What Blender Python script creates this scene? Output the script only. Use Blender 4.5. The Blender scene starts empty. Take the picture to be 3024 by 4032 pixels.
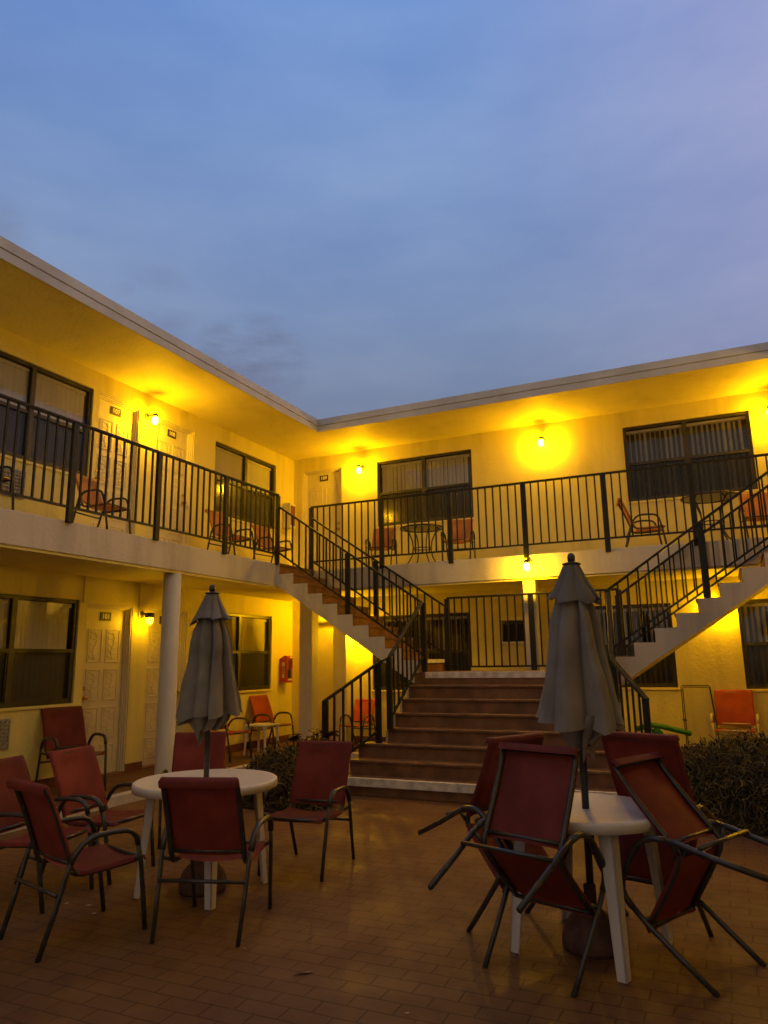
import bpy, bmesh, math, random
from mathutils import Vector, Matrix, noise
random.seed(7)
scene = bpy.context.scene
COL = scene.collection
PI = math.pi

# ------------------------------------------------------------------ helpers
S = 0.95                                   # survey units -> metres, about the eye height
def T(p):
    return (p[0] * S, p[1] * S, 1.45 + (p[2] - 1.45) * S)
def Tz(z): return 1.45 + (z - 1.45) * S

class MB:
    """collects shapes and links them as ONE mesh object"""
    def __init__(self, raw=False):
        self.v = []; self.f = []; self.m = []; self.raw = raw
    def _add(self, vs, fs, mi=0):
        b = len(self.v)
        self.v += [T(p) if self.raw else tuple(p) for p in vs]
        for f in fs:
            self.f.append([i + b for i in f]); self.m.append(mi)
    def box(self, a, b, mi=0):
        x0, y0, z0 = [min(a[i], b[i]) for i in range(3)]; x1, y1, z1 = [max(a[i], b[i]) for i in range(3)]
        self._add([(x0,y0,z0),(x1,y0,z0),(x1,y1,z0),(x0,y1,z0),(x0,y0,z1),(x1,y0,z1),(x1,y1,z1),(x0,y1,z1)],
                  [(0,3,2,1),(4,5,6,7),(0,1,5,4),(1,2,6,5),(2,3,7,6),(3,0,4,7)], mi)
        return self
    def quad(self, a, b, c, d, mi=0):
        self._add([a, b, c, d], [(0,1,2,3)], mi); return self
    def bar(self, p, q, w, h, mi=0, up=(0,0,1)):
        p = Vector(p); q = Vector(q); d = (q - p).normalized(); up = Vector(up)
        s = d.cross(up)
        if s.length < 1e-4: s = d.cross(Vector((0,1,0)))
        s.normalize(); u = s.cross(d).normalized()
        vs = []
        for o in (p, q):
            for a, b in ((-1,-1),(1,-1),(1,1),(-1,1)):
                vs.append(o + s * (a * w / 2) + u * (b * h / 2))
        self._add(vs, [(0,3,2,1),(4,5,6,7),(0,1,5,4),(1,2,6,5),(2,3,7,6),(3,0,4,7)], mi); return self
    def tube(self, path, r, n=8, mi=0, cap=True, flat=1.0, fdir=(1,0,0)):
        P = [Vector(p) for p in path]; rings = []; vs = []
        ref = None
        for i, p in enumerate(P):
            d = (P[min(i+1,len(P)-1)] - P[max(i-1,0)]).normalized()
            if ref is None:
                ref = Vector((0,0,1)) if abs(d.z) < .9 else Vector((1,0,0))
            s = d.cross(ref)
            if s.length < 1e-5: s = d.orthogonal()
            s.normalize(); u = s.cross(d).normalized(); ref = u
            rr = r[i] if isinstance(r, (list, tuple)) else r
            ring = []
            for k in range(n):
                a = 2 * PI * k / n
                off = s * math.cos(a) * rr + u * math.sin(a) * rr
                if flat != 1.0:
                    fd = Vector(fdir); off = off + fd * off.dot(fd) * (flat - 1)
                ring.append(len(vs)); vs.append(p + off)
            rings.append(ring)
        fs = []
        for a, b in zip(rings, rings[1:]):
            for k in range(n):
                fs.append((a[k], a[(k+1)%n], b[(k+1)%n], b[k]))
        if cap:
            fs.append(tuple(reversed(rings[0]))); fs.append(tuple(rings[-1]))
        self._add(vs, fs, mi); return self
    def lathe(self, prof, c=(0,0,0), n=24, mi=0):
        vs = []; fs = []
        for r, z in prof:
            for k in range(n):
                a = 2*PI*k/n
                vs.append((c[0]+r*math.cos(a), c[1]+r*math.sin(a), c[2]+z))
        for i in range(len(prof)-1):
            for k in range(n):
                fs.append((i*n+k, i*n+(k+1)%n, (i+1)*n+(k+1)%n, (i+1)*n+k))
        fs.append(tuple(range(n-1,-1,-1))); fs.append(tuple((len(prof)-1)*n+k for k in range(n)))
        self._add(vs, fs, mi); return self
    def prism(self, poly, z0, z1, mi=0):
        n = len(poly)
        vs = [(x,y,z0) for x,y in poly] + [(x,y,z1) for x,y in poly]
        fs = [tuple(range(n-1,-1,-1)), tuple(range(n,2*n))] + [(i,(i+1)%n,n+(i+1)%n,n+i) for i in range(n)]
        self._add(vs, fs, mi); return self
    def build(self, name, mats, parent=None, smooth=False, bevel=0, local=False, recalc=True, segs=2):
        o3 = Vector((0,0,0))
        if parent is not None and not local:
            p = parent
            while p is not None:
                o3 = o3 + Vector(p.location); p = p.parent
        me = bpy.data.meshes.new(name)
        me.from_pydata([tuple(Vector(v) - o3) for v in self.v], [], self.f)
        if not isinstance(mats, (list, tuple)): mats = [mats]
        for m in mats: me.materials.append(m)
        me.polygons.foreach_set('material_index', self.m)
        if recalc or bevel:
            bm = bmesh.new(); bm.from_mesh(me)
            if recalc: bmesh.ops.recalc_face_normals(bm, faces=bm.faces)
            if bevel:
                es = [e for e in bm.edges if len(e.link_faces) == 2 and e.calc_face_angle(0) > .6]
                bmesh.ops.bevel(bm, geom=es, offset=bevel, segments=segs, affect='EDGES', profile=.5, clamp_overlap=True)
            bm.to_mesh(me); bm.free()
        if smooth:
            me.polygons.foreach_set('use_smooth', [True]*len(me.polygons))
        ob = bpy.data.objects.new(name, me); COL.objects.link(ob)
        if parent is not None: ob.parent = parent
        return ob

def tag(o, label=None, cat=None, group=None, kind=None):
    if label: o['label'] = label
    if cat: o['category'] = cat
    if group: o['group'] = group
    if kind: o['kind'] = kind
    return o
def empty(name, loc, rz=0, label=None, cat=None, group=None):
    o = bpy.data.objects.new(name, None); COL.objects.link(o)
    o.location = loc; o.rotation_euler = (0,0,rz); o.empty_display_size = .1
    return tag(o, label, cat, group)
def copy_tree(o, parent=None):
    c = o.copy(); COL.objects.link(c)
    if parent is not None: c.parent = parent
    for ch in list(o.children): copy_tree(ch, c)
    return c

# ------------------------------------------------------------------ materials
def new_mat(name):
    m = bpy.data.materials.new(name); m.use_nodes = True
    nt = m.node_tree; b = nt.nodes['Principled BSDF']
    return m, nt, b
def N(nt, t, **kw):
    n = nt.nodes.new(t)
    for k, v in kw.items():
        if k in n.inputs: n.inputs[k].default_value = v
        else: setattr(n, k, v)
    return n
def ramp(nt, src, stops):
    r = nt.nodes.new('ShaderNodeValToRGB')
    while len(r.color_ramp.elements) < len(stops): r.color_ramp.elements.new(.5)
    for e, (p, c) in zip(r.color_ramp.elements, stops):
        e.position = p; e.color = (*c, 1)
    nt.links.new(src, r.inputs[0]); return r
def simple(name, col, rough=.6, metal=0, var=.12, scale=6, bump=0, bscale=60, spec=.5, detail=4):
    m, nt, b = new_mat(name)
    tc = N(nt, 'ShaderNodeTexCoord')
    nz = N(nt, 'ShaderNodeTexNoise', Scale=scale, Detail=detail)
    nt.links.new(tc.outputs['Object'], nz.inputs['Vector'])
    lo = [max(0, c*(1-var)) for c in col]; hi = [min(1, c*(1+var)) for c in col]
    r = ramp(nt, nz.outputs['Fac'], [(.3, lo), (.7, hi)])
    nt.links.new(r.outputs[0], b.inputs['Base Color'])
    b.inputs['Roughness'].default_value = rough; b.inputs['Metallic'].default_value = metal
    b.inputs['Specular IOR Level'].default_value = spec
    if bump:
        n2 = N(nt, 'ShaderNodeTexNoise', Scale=bscale, Detail=5)
        nt.links.new(tc.outputs['Object'], n2.inputs['Vector'])
        bp = N(nt, 'ShaderNodeBump', Strength=bump, Distance=.02)
        nt.links.new(n2.outputs['Fac'], bp.inputs['Height']); nt.links.new(bp.outputs[0], b.inputs['Normal'])
    return m

def stucco(name, col, streak=.12, bump=.25):
    m, nt, b = new_mat(name)
    tc = N(nt, 'ShaderNodeTexCoord')
    mp = N(nt, 'ShaderNodeMapping'); mp.inputs['Scale'].default_value = (1.3, 1.3, .16)
    nt.links.new(tc.outputs['Object'], mp.inputs['Vector'])
    n1 = N(nt, 'ShaderNodeTexNoise', Scale=1.6, Detail=6, Roughness=.6); nt.links.new(mp.outputs[0], n1.inputs['Vector'])
    dark = [c*(1-streak*1.6) for c in col]
    r = ramp(nt, n1.outputs['Fac'], [(.28, dark), (.5, col), (.75, [min(1, c*1.04) for c in col])])
    nt.links.new(r.outputs[0], b.inputs['Base Color'])
    n2 = N(nt, 'ShaderNodeTexNoise', Scale=22, Detail=8, Roughness=.62); nt.links.new(tc.outputs['Object'], n2.inputs['Vector'])
    n3 = N(nt, 'ShaderNodeTexNoise', Scale=2.2, Detail=2); nt.links.new(tc.outputs['Object'], n3.inputs['Vector'])
    ad = N(nt, 'ShaderNodeMath', operation='MULTIPLY_ADD'); ad.inputs[1].default_value = 1.6
    nt.links.new(n3.outputs['Fac'], ad.inputs[0]); nt.links.new(n2.outputs['Fac'], ad.inputs[2])
    bp = N(nt, 'ShaderNodeBump', Strength=bump, Distance=.03); nt.links.new(ad.outputs[0], bp.inputs['Height'])
    nt.links.new(bp.outputs[0], b.inputs['Normal'])
    b.inputs['Roughness'].default_value = .62; b.inputs['Specular IOR Level'].default_value = .35
    return m

M = {}
M['wall'] = stucco('cream_stucco', (.80,.72,.27), .15)
M['white'] = stucco('white_painted_concrete', (.66,.62,.55), .2, .2)
M['soffit'] = stucco('soffit_plaster', (.84,.76,.28), .08, .3)
M['fascia'] = simple('fascia_paint', (.54,.55,.57), .55, var=.12, scale=2.5, bump=.1)
M['column'] = stucco('column_paint', (.68,.65,.60), .16, .25)
M['door'] = simple('door_paint', (.68,.62,.46), .4, var=.05, bump=.06, bscale=30)
M['frame'] = simple('bronze_window_frame', (.035,.031,.022), .4, var=.2)
M['rail'] = simple('dark_green_black_paint', (.016,.017,.013), .48, var=.3, scale=9, bump=.05, spec=.32)
M['chairmetal'] = simple('bronze_tube', (.040,.039,.036), .32, var=.35, scale=20, spec=.65)
M['whitemetal'] = simple('white_tube', (.62,.57,.42), .4, var=.06)
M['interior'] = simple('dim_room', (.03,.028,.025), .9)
M['plate'] = simple('number_plate_dark', (.03,.018,.012), .5)
M['digit'] = simple('number_white', (.75,.72,.62), .5, var=.03)
M['red'] = simple('red_cabinet', (.42,.045,.03), .4, var=.1)
M['brass'] = simple('brass_knob', (.45,.32,.12), .3, metal=1)
M['plastic'] = simple('white_resin', (.72,.69,.66), .45, var=.07, scale=5, bump=.06, bscale=90)
M['canvas'] = None
M['base'] = simple('red_concrete', (.10,.05,.04), .75, var=.35, scale=14, bump=.3, bscale=50)
M['step'] = simple('red_brown_step_paint', (.21,.102,.048), .62, var=.34, scale=5, bump=.15, bscale=40)
M['wornhighlight'] = simple('worn_step_edge_highlight', (.25,.135,.075), .6, var=.35, scale=7)  # lighter colour paints in the highlight caught by the worn step edges
M['nosing'] = simple('worn_white_nosing_paint', (.74,.71,.66), .6, var=.3, scale=11, bump=.1)
M['basetile'] = None
M['lampmetal'] = simple('lamp_metal', (.06,.05,.04), .4, var=.2)
M['soil'] = simple('soil', (.035,.025,.015), .95, var=.4, scale=20, bump=.6, bscale=30)
M['vent'] = simple('grey_grille', (.30,.29,.27), .5, var=.3, scale=30)
M['rackmetal'] = simple('rack_metal', (.05,.035,.02), .4)
M['hose'] = simple('green_foam', (.03,.22,.06), .55, var=.2)
M['bucket'] = simple('cream_plastic', (.62,.55,.38), .45)
M['paper'] = simple('paper_scrap', (.5,.45,.36), .8)
M['leafdry'] = simple('dry_leaf', (.42,.26,.17), .8)
M['tagm'] = simple('white_tag', (.8,.78,.74), .6, var=.02)

def fabric(name, col):
    m, nt, b = new_mat(name)
    tc = N(nt, 'ShaderNodeTexCoord')
    n1 = N(nt, 'ShaderNodeTexNoise', Scale=5, Detail=5); nt.links.new(tc.outputs['Object'], n1.inputs['Vector'])
    r = ramp(nt, n1.outputs['Fac'], [(.25, [c*.70 for c in col]), (.5, col), (.78, [min(1,c*1.25+.01) for c in col])])
    oi = N(nt, 'ShaderNodeObjectInfo'); mrv = N(nt, 'ShaderNodeMapRange'); mrv.inputs[3].default_value = .78; mrv.inputs[4].default_value = 1.18
    nt.links.new(oi.outputs['Random'], mrv.inputs[0])
    vmx = N(nt, 'ShaderNodeVectorMath', operation='SCALE'); nt.links.new(r.outputs[0], vmx.inputs[0]); nt.links.new(mrv.outputs[0], vmx.inputs['Scale'])
    nt.links.new(vmx.outputs[0], b.inputs['Base Color'])
    b.inputs['Roughness'].default_value = .7; b.inputs['Specular IOR Level'].default_value = .3
    w = N(nt, 'ShaderNodeTexNoise', Scale=420, Detail=2); nt.links.new(tc.outputs['Object'], w.inputs['Vector'])
    bp = N(nt, 'ShaderNodeBump', Strength=.25, Distance=.004); nt.links.new(w.outputs['Fac'], bp.inputs['Height'])
    nt.links.new(bp.outputs[0], b.inputs['Normal'])
    tr = N(nt, 'ShaderNodeBsdfTranslucent'); nt.links.new(r.outputs[0], tr.inputs['Color'])
    mx = N(nt, 'ShaderNodeMixShader'); mx.inputs[0].default_value = .12
    out = nt.nodes['Material Output']
    nt.links.new(b.outputs[0], mx.inputs[1]); nt.links.new(tr.outputs[0], mx.inputs[2]); nt.links.new(mx.outputs[0], out.inputs['Surface'])
    return m
M['sling'] = fabric('red_sling', (.205,.034,.025))
M['slingo'] = fabric('orange_sling', (.50,.20,.075))
M['slingr'] = fabric('rust_sling', (.42,.075,.035))
M['canvas'] = fabric('grey_canvas', (.265,.245,.215))

def tile_mat(name, c1, c2, mortar, w, h, off=.5, rough=(.5,.78), msize=.0045):
    m, nt, b = new_mat(name)
    tc = N(nt, 'ShaderNodeTexCoord')
    # joints wander a little
    nzd = N(nt, 'ShaderNodeTexNoise', Scale=3.5, Detail=2); nt.links.new(tc.outputs['Object'], nzd.inputs['Vector'])
    vm = N(nt, 'ShaderNodeVectorMath', operation='MULTIPLY_ADD'); vm.inputs[1].default_value = (.02,.02,.0)
    nt.links.new(nzd.outputs['Color'], vm.inputs[0]); nt.links.new(tc.outputs['Object'], vm.inputs[2])
    br = N(nt, 'ShaderNodeTexBrick'); br.offset = off
    br.inputs['Scale'].default_value = 1; br.inputs['Brick Width'].default_value = w; br.inputs['Row Height'].default_value = h
    br.inputs['Mortar Size'].default_value = msize; br.inputs['Mortar Smooth'].default_value = .3; br.inputs['Bias'].default_value = -.1
    br.inputs['Color1'].default_value = (*c1,1); br.inputs['Color2'].default_value = (*c2,1); br.inputs['Mortar'].default_value = (*mortar,1)
    nt.links.new(vm.outputs[0], br.inputs['Vector'])
    n1 = N(nt, 'ShaderNodeTexNoise', Scale=1.1, Detail=7, Roughness=.62); nt.links.new(tc.outputs['Object'], n1.inputs['Vector'])
    r = ramp(nt, n1.outputs['Fac'], [(.28,(.52,.50,.48)),(.45,(.92,.92,.92)),(.58,(1,1,1)),(.76,(1.25,1.2,1.12))])
    mx = N(nt, 'ShaderNodeMix', data_type='RGBA', blend_type='MULTIPLY'); mx.inputs['Factor'].default_value = 1
    nt.links.new(br.outputs['Color'], mx.inputs[6]); nt.links.new(r.outputs[0], mx.inputs[7])
    nt.links.new(mx.outputs[2], b.inputs['Base Color'])
    n2 = N(nt, 'ShaderNodeTexNoise', Scale=2.3, Detail=6); nt.links.new(tc.outputs['Object'], n2.inputs['Vector'])
    mr = N(nt, 'ShaderNodeMapRange'); mr.inputs[1].default_value=.35; mr.inputs[2].default_value=.7; mr.inputs[3].default_value=rough[0]; mr.inputs[4].default_value=rough[1]
    nt.links.new(n2.outputs['Fac'], mr.inputs[0]); nt.links.new(mr.outputs[0], b.inputs['Roughness'])
    n3 = N(nt, 'ShaderNodeTexNoise', Scale=45, Detail=4); nt.links.new(tc.outputs['Object'], n3.inputs['Vector'])
    ma = N(nt, 'ShaderNodeMath', operation='MULTIPLY_ADD'); ma.inputs[1].default_value = -1.4
    nt.links.new(br.outputs['Fac'], ma.inputs[0]); nt.links.new(n3.outputs['Fac'], ma.inputs[2])
    bp = N(nt, 'ShaderNodeBump', Strength=.35, Distance=.006); nt.links.new(ma.outputs[0], bp.inputs['Height'])
    nt.links.new(bp.outputs[0], b.inputs['Normal'])
    b.inputs['Specular IOR Level'].default_value = .25
    return m
M['patio'] = tile_mat('terracotta_brick_paving', (.190,.096,.041), (.174,.087,.037), (.095,.048,.020), .215, .110)
M['walk'] = tile_mat('walkway_quarry_tile', (.16,.075,.042), (.13,.062,.036), (.09,.06,.04), .2, .2, 0)
M['basetile'] = tile_mat('baseboard_tile', (.20,.075,.045), (.16,.06,.038), (.20,.16,.12), .15, .5, 0)

def glass_mat(name, screen=0.0):
    m, nt, b = new_mat(name)
    nt.nodes.remove(b); out = nt.nodes['Material Output']
    tr = N(nt, 'ShaderNodeBsdfTransparent'); tr.inputs[0].default_value = (.96,.97,.96,1)
    gl = N(nt, 'ShaderNodeBsdfGlossy'); gl.inputs['Roughness'].default_value = .015 if not screen else .12; gl.inputs['Color'].default_value = (.9,.9,.9,1)
    fr = N(nt, 'ShaderNodeFresnel', IOR=1.48)
    ad = N(nt, 'ShaderNodeMath', operation='ADD'); ad.inputs[1].default_value = .03
    nt.links.new(fr.outputs[0], ad.inputs[0])
    mx = N(nt, 'ShaderNodeMixShader')
    nt.links.new(ad.outputs[0], mx.inputs[0]); nt.links.new(tr.outputs[0], mx.inputs[1]); nt.links.new(gl.outputs[0], mx.inputs[2])
    last = mx
    if screen:
        df = N(nt, 'ShaderNodeBsdfDiffuse'); df.inputs[0].default_value = (.03,.03,.026,1)
        m2 = N(nt, 'ShaderNodeMixShader'); m2.inputs[0].default_value = screen
        nt.links.new(mx.outputs[0], m2.inputs[1]); nt.links.new(df.outputs[0], m2.inputs[2]); last = m2
    nt.links.new(last.outputs[0], out.inputs['Surface'])
    return m
M['glass'] = glass_mat('window_glass')
M['screen'] = glass_mat('insect_screen', .62)
M['blind'] = simple('vinyl_blind', (.88,.82,.66), .5, var=.05, scale=3)
M['tableglass'] = glass_mat('table_glass')

def lamp_mat(name, strength):
    m, nt, b = new_mat(name)
    b.inputs['Base Color'].default_value = (.9,.8,.4,1)
    b.inputs['Emission Color'].default_value = (1,.495,.002,1)
    b.inputs['Emission Strength'].default_value = strength
    return m
LAMP = 500.0
M['lamp'] = lamp_mat('yellow_bug_lamp', LAMP)
M['lampmid'] = lamp_mat('tired_yellow_lamp', LAMP*.6)
M['lampdim'] = lamp_mat('aged_yellow_lamp', LAMP*.20)

def leaf_mat(name, cols, rough=.6):
    m, nt, b = new_mat(name)
    g = N(nt, 'ShaderNodeNewGeometry')
    r = ramp(nt, g.outputs['Random Per Island'], [(i/(len(cols)-1), c) for i, c in enumerate(cols)])
    nt.links.new(r.outputs[0], b.inputs['Base Color']); b.inputs['Roughness'].default_value = rough
    b.inputs['Specular IOR Level'].default_value = .35
    return m
M['hedge'] = leaf_mat('olive_leaf', [(.022,.017,.006),(.058,.044,.013),(.092,.068,.020),(.036,.028,.009)])
M['tendril'] = leaf_mat('pale_stem', [(.14,.105,.04),(.30,.23,.09),(.20,.15,.06)])
M['coleus'] = leaf_mat('purple_leaf', [(.055,.018,.016),(.10,.034,.022),(.045,.03,.014)], .5)

m, nt, b = new_mat('green_plastic_bag'); M['bag'] = m
b.inputs['Base Color'].default_value = (.04,.35,.10,1); b.inputs['Roughness'].default_value = .25
b.inputs['Transmission Weight'].default_value = .45; b.inputs['IOR'].default_value = 1.15
n1 = N(nt,'ShaderNodeTexNoise',Scale=14,Detail=5); bp = N(nt,'ShaderNodeBump',Strength=.7,Distance=.03)
nt.links.new(n1.outputs['Fac'],bp.inputs['Height']); nt.links.new(bp.outputs[0],b.inputs['Normal'])

# ------------------------------------------------------------------ survey numbers (raw units)
XE, YE = -6.25, 10.60            # slab edges
XC = -2.50                       # courtyard axis
XER = 2*XC - XE                  # right slab edge
XW, YW = -7.50, 12.04; XWR = 2*XC - XW
Y0 = -6.0
XR, YR = -6.108, 10.56; XRR = 2*XC - XR
Z2 = 2.967; ZSB = 2.62; ZSOF = 5.435
ZW = .018                        # ground walkway top

def ring(mb, d0, d1, z0, z1, xl=XE, yb=YE, xr=XER, mi=0):
    """U-shaped band: offset d goes from the courtyard edge towards the building"""
    def off(d): return [(xl-d, Y0), (xl-d, yb+d), (xr+d, yb+d), (xr+d, Y0)]
    a = off(d0); c = off(d1)
    mb.prism(a + c[::-1], z0, z1, mi)

# ------------------------------------------------------------------ ground
g = MB(); g.quad((-70,-60,-.012),(70,-60,-.012),(70,80,-.012),(-70,80,-.012))
tag(g.build('ground', M['soil'], recalc=False), 'dark bare ground around the motel', 'ground', kind='structure')
g = MB(); g.quad((XE*S,-6,0),(XER*S,-6,0),(XER*S,YE*S,0),(XE*S,YE*S,0))
tag(g.build('patio', M['patio'], recalc=False), 'terracotta brick paved courtyard patio in the dusk', 'patio', kind='structure')
g = MB(True); ring(g, .13, 1.245, -.09, ZW)
tag(g.build('walkway', M['walk']), 'tiled ground floor walkway along the doors', 'walkway', kind='structure')
g = MB(True); ring(g, 0, .13, -.09, ZW+.012)
tag(g.build('kerb', M['white'], bevel=.006), 'low whitish kerb along the walkway edge', 'kerb', kind='structure')

# ------------------------------------------------------------------ building
bld = empty('motel_building', T((XC, YW, 0)), 0, 'two storey cream motel wings with flat roof wrapped around the courtyard', 'building')

def wall(holes, u0, u1, z0, z1, P, name):
    """flat wall with window and door openings and their reveals; P(u, z, d) -> point"""
    mb = MB(True)
    us = sorted({u0, u1, *[h[0] for h in holes], *[h[1] for h in holes]})
    zs = sorted({z0, z1, *[h[2] for h in holes], *[h[3] for h in holes]})
    for a, b_ in zip(us, us[1:]):
        for c, d in zip(zs, zs[1:]):
            um, zm = (a+b_)/2, (c+d)/2
            if any(h[0] < um < h[1] and h[2] < zm < h[3] for h in holes): continue
            mb.quad(P(a,c,0), P(b_,c,0), P(b_,d,0), P(a,d,0))
    for h in holes:
        D = -h[4]
        a, b_, c, d = h[:4]
        mb.quad(P(a,c,0),P(a,c,D),P(a,d,D),P(a,d,0)); mb.quad(P(b_,c,0),P(b_,c,D),P(b_,d,D),P(b_,d,0))
        mb.quad(P(a,d,0),P(a,d,D),P(b_,d,D),P(b_,d,0)); mb.quad(P(a,c,0),P(a,c,D),P(b_,c,D),P(b_,c,0))
        mb.quad(P(a,c,D),P(a,d,D),P(b_,d,D),P(b_,c,D))
    # thickness: a closing face behind so the wall is a solid when seen from outside
    mb.quad(P(u0,z0,-.9),P(u1,z0,-.9),P(u1,z1,-.9),P(u0,z1,-.9))
    return mb.build(name, M['wall'], bld, recalc=False)

PL = lambda u, z, d: (XW + d, u, z)        # left wing wall, faces +x
PB = lambda u, z, d: (u, YW - d, z)        # back wing wall, faces -y
PRt = lambda u, z, d: (XWR - d, u, z)      # right wing wall, faces -x
UH, US, LH, LS = 5.165, 3.905, 2.28, .985
WD, DD = .45, .14
DTOPU, DTOPL = 5.165, 2.25
winsL = [(5.01,6.862,US,UH),(9.53,11.385,US,UH),(5.02,6.872,LS,LH),(9.45,11.33,LS,LH)]
doorsL = [(6.965,7.765,Z2,DTOPU,'107'),(8.115,8.97,Z2,DTOPU,'108'),(7.0,7.82,ZW+.02,DTOPL,'101'),(8.135,8.985,ZW+.02,DTOPL,'102')]
winsB = [(-5.66,-3.78,US,UH),(-1.168,.712,US,UH),(-5.80,-3.935,.935,2.25),(-2.50,-.68,LS,2.26),(.245,2.1,.965,2.26)]
doorsB = [(-7.30,-6.42,Z2,DTOPU,'109'),(-7.12,-6.52,ZW+.02,2.2,None)]
AC = (-3.36,-2.86,1.73,2.075)
wall([(*w, WD) for w in winsL] + [(*d[:4], DD) for d in doorsL], Y0, YW, -.09, ZSOF, PL, 'wall')
wall([(*w, WD) for w in winsB] + [(*d[:4], DD) for d in doorsB] + [(*AC, .3)], XW, XWR, -.09, ZSOF, PB, 'wall')
winsR = [(9.0,10.8,US,UH),(4.5,6.3,US,UH),(4.5,6.3,LS,LH)]
doorsR = [(7.2,8.05,Z2,DTOPU,None),(7.2,8.05,ZW+.02,DTOPL,None)]
wall([(*w, WD) for w in winsR] + [(*d[:4], DD) for d in doorsR], Y0, YW, -.09, ZSOF, PRt, 'wall')

g = MB(True); ring(g, 0, 1.249, ZSB, Z2)
slab = g.build('upper_walkway_slab', M['white'], bld, bevel=.006)
g = MB(True)
ring(g, .02, 1.2, ZSB-.03, ZSB)                   # shallow drop of the underside
g.build('slab_soffit', M['soffit'], bld)
g = MB(True); ring(g, 0.0, 7.5, ZSOF, 5.60, XR, YR, XRR)
roof = g.build('roof', M['soffit'], bld)
g = MB(True); ring(g, -.010, 0.0, 5.40, 5.508, XR, YR, XRR); ring(g, -.022, 0.03, 5.511, 5.625, XR, YR, XRR)
g.build('fascia', M['fascia'], roof, bevel=.004)
g = MB(True); ring(g, .0, .03, 5.405, 5.433, XR, YR, XRR)
g.build('soffit_trim', M['wall'], roof)
# tile skirting at the foot of the walls
g = MB(True)
def skirt(P, u0, u1, doors, d=.018):
    cuts = sorted([(a[0], a[1]) for a in doors]); u = u0
    for a, b_ in cuts + [(u1, u1)]:
        if a > u: g.box(P(u, ZW, .001), P(a, .135, d))
        u = b_
skirt(PL, Y0, YW-.02, [d for d in doorsL if d[2] < 1])
skirt(PB, XW+.02, XWR-.02, [d for d in doorsB if d[2] < 1])
skirt(PRt, Y0, YW-.02, [d for d in doorsR if d[2] < 1])
sk = g.build('tile_skirting', M['basetile'], bld)

# columns
def column(x, y, r, square=False):
    g = MB(True)
    if square:
        g.box((x-r, y-r, ZW), (x+r, y+r, ZSB-.028)); return g.build('column', M['column'], bld, bevel=.012)
    g.lathe([(r*1.02, ZW), (r*1.02, ZW+.02), (r, ZW+.03), (r*.99, ZSB-.028)], (x, y, 0), 28)
    return g.build('column', M['column'], bld, smooth=False, bevel=0)
for yy in (7.30, 3.7, .1):
    c = column(-6.365, yy, .112)
    for p in c.data.polygons: p.use_smooth = len(p.vertices) == 4
column(-6.385, 10.78, .12, True)
column(-2.53, 10.72, .095, True)
column(2*XC+6.385, 10.78, .12, True)
g = MB(True); g.box((-6.44, 11.72, ZW), (-6.17, YW+.002, ZSB-.028)); g.build('pilaster', M['column'], bld, bevel=.01)

def seg_text(parent, txt, P, uc, zc, d, h, flip=False, mat='digit', vertical=False, name='lettering'):
    """white characters as real, slightly raised letters on a plate"""
    cu = bpy.data.curves.new(name, 'FONT'); cu.body = txt; cu.size = h*1.38; cu.extrude = .002; cu.offset = .0022
    cu.align_x = 'CENTER'; cu.align_y = 'CENTER'; cu.space_character = 1.0
    tmp = bpy.data.objects.new(name+'_curve', cu)
    me = bpy.data.meshes.new_from_object(tmp)
    bpy.data.objects.remove(tmp)
    o3 = Vector((0,0,0)); p = parent
    while p is not None: o3 += Vector(p.location); p = p.parent
    for v in me.vertices:
        u, z = v.co.x, v.co.y
        if vertical: u, z = -v.co.y, v.co.x
        if flip: u = -u
        v.co = Vector(T(P(uc+u, zc+z, d + v.co.z))) - o3
    me.materials.clear(); me.materials.append(M[mat])
    bm = bmesh.new(); bm.from_mesh(me); bmesh.ops.recalc_face_normals(bm, faces=bm.faces); bm.to_mesh(me); bm.free()
    ob = bpy.data.objects.new(name, me); COL.objects.link(ob); ob.parent = parent
    return ob

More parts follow.
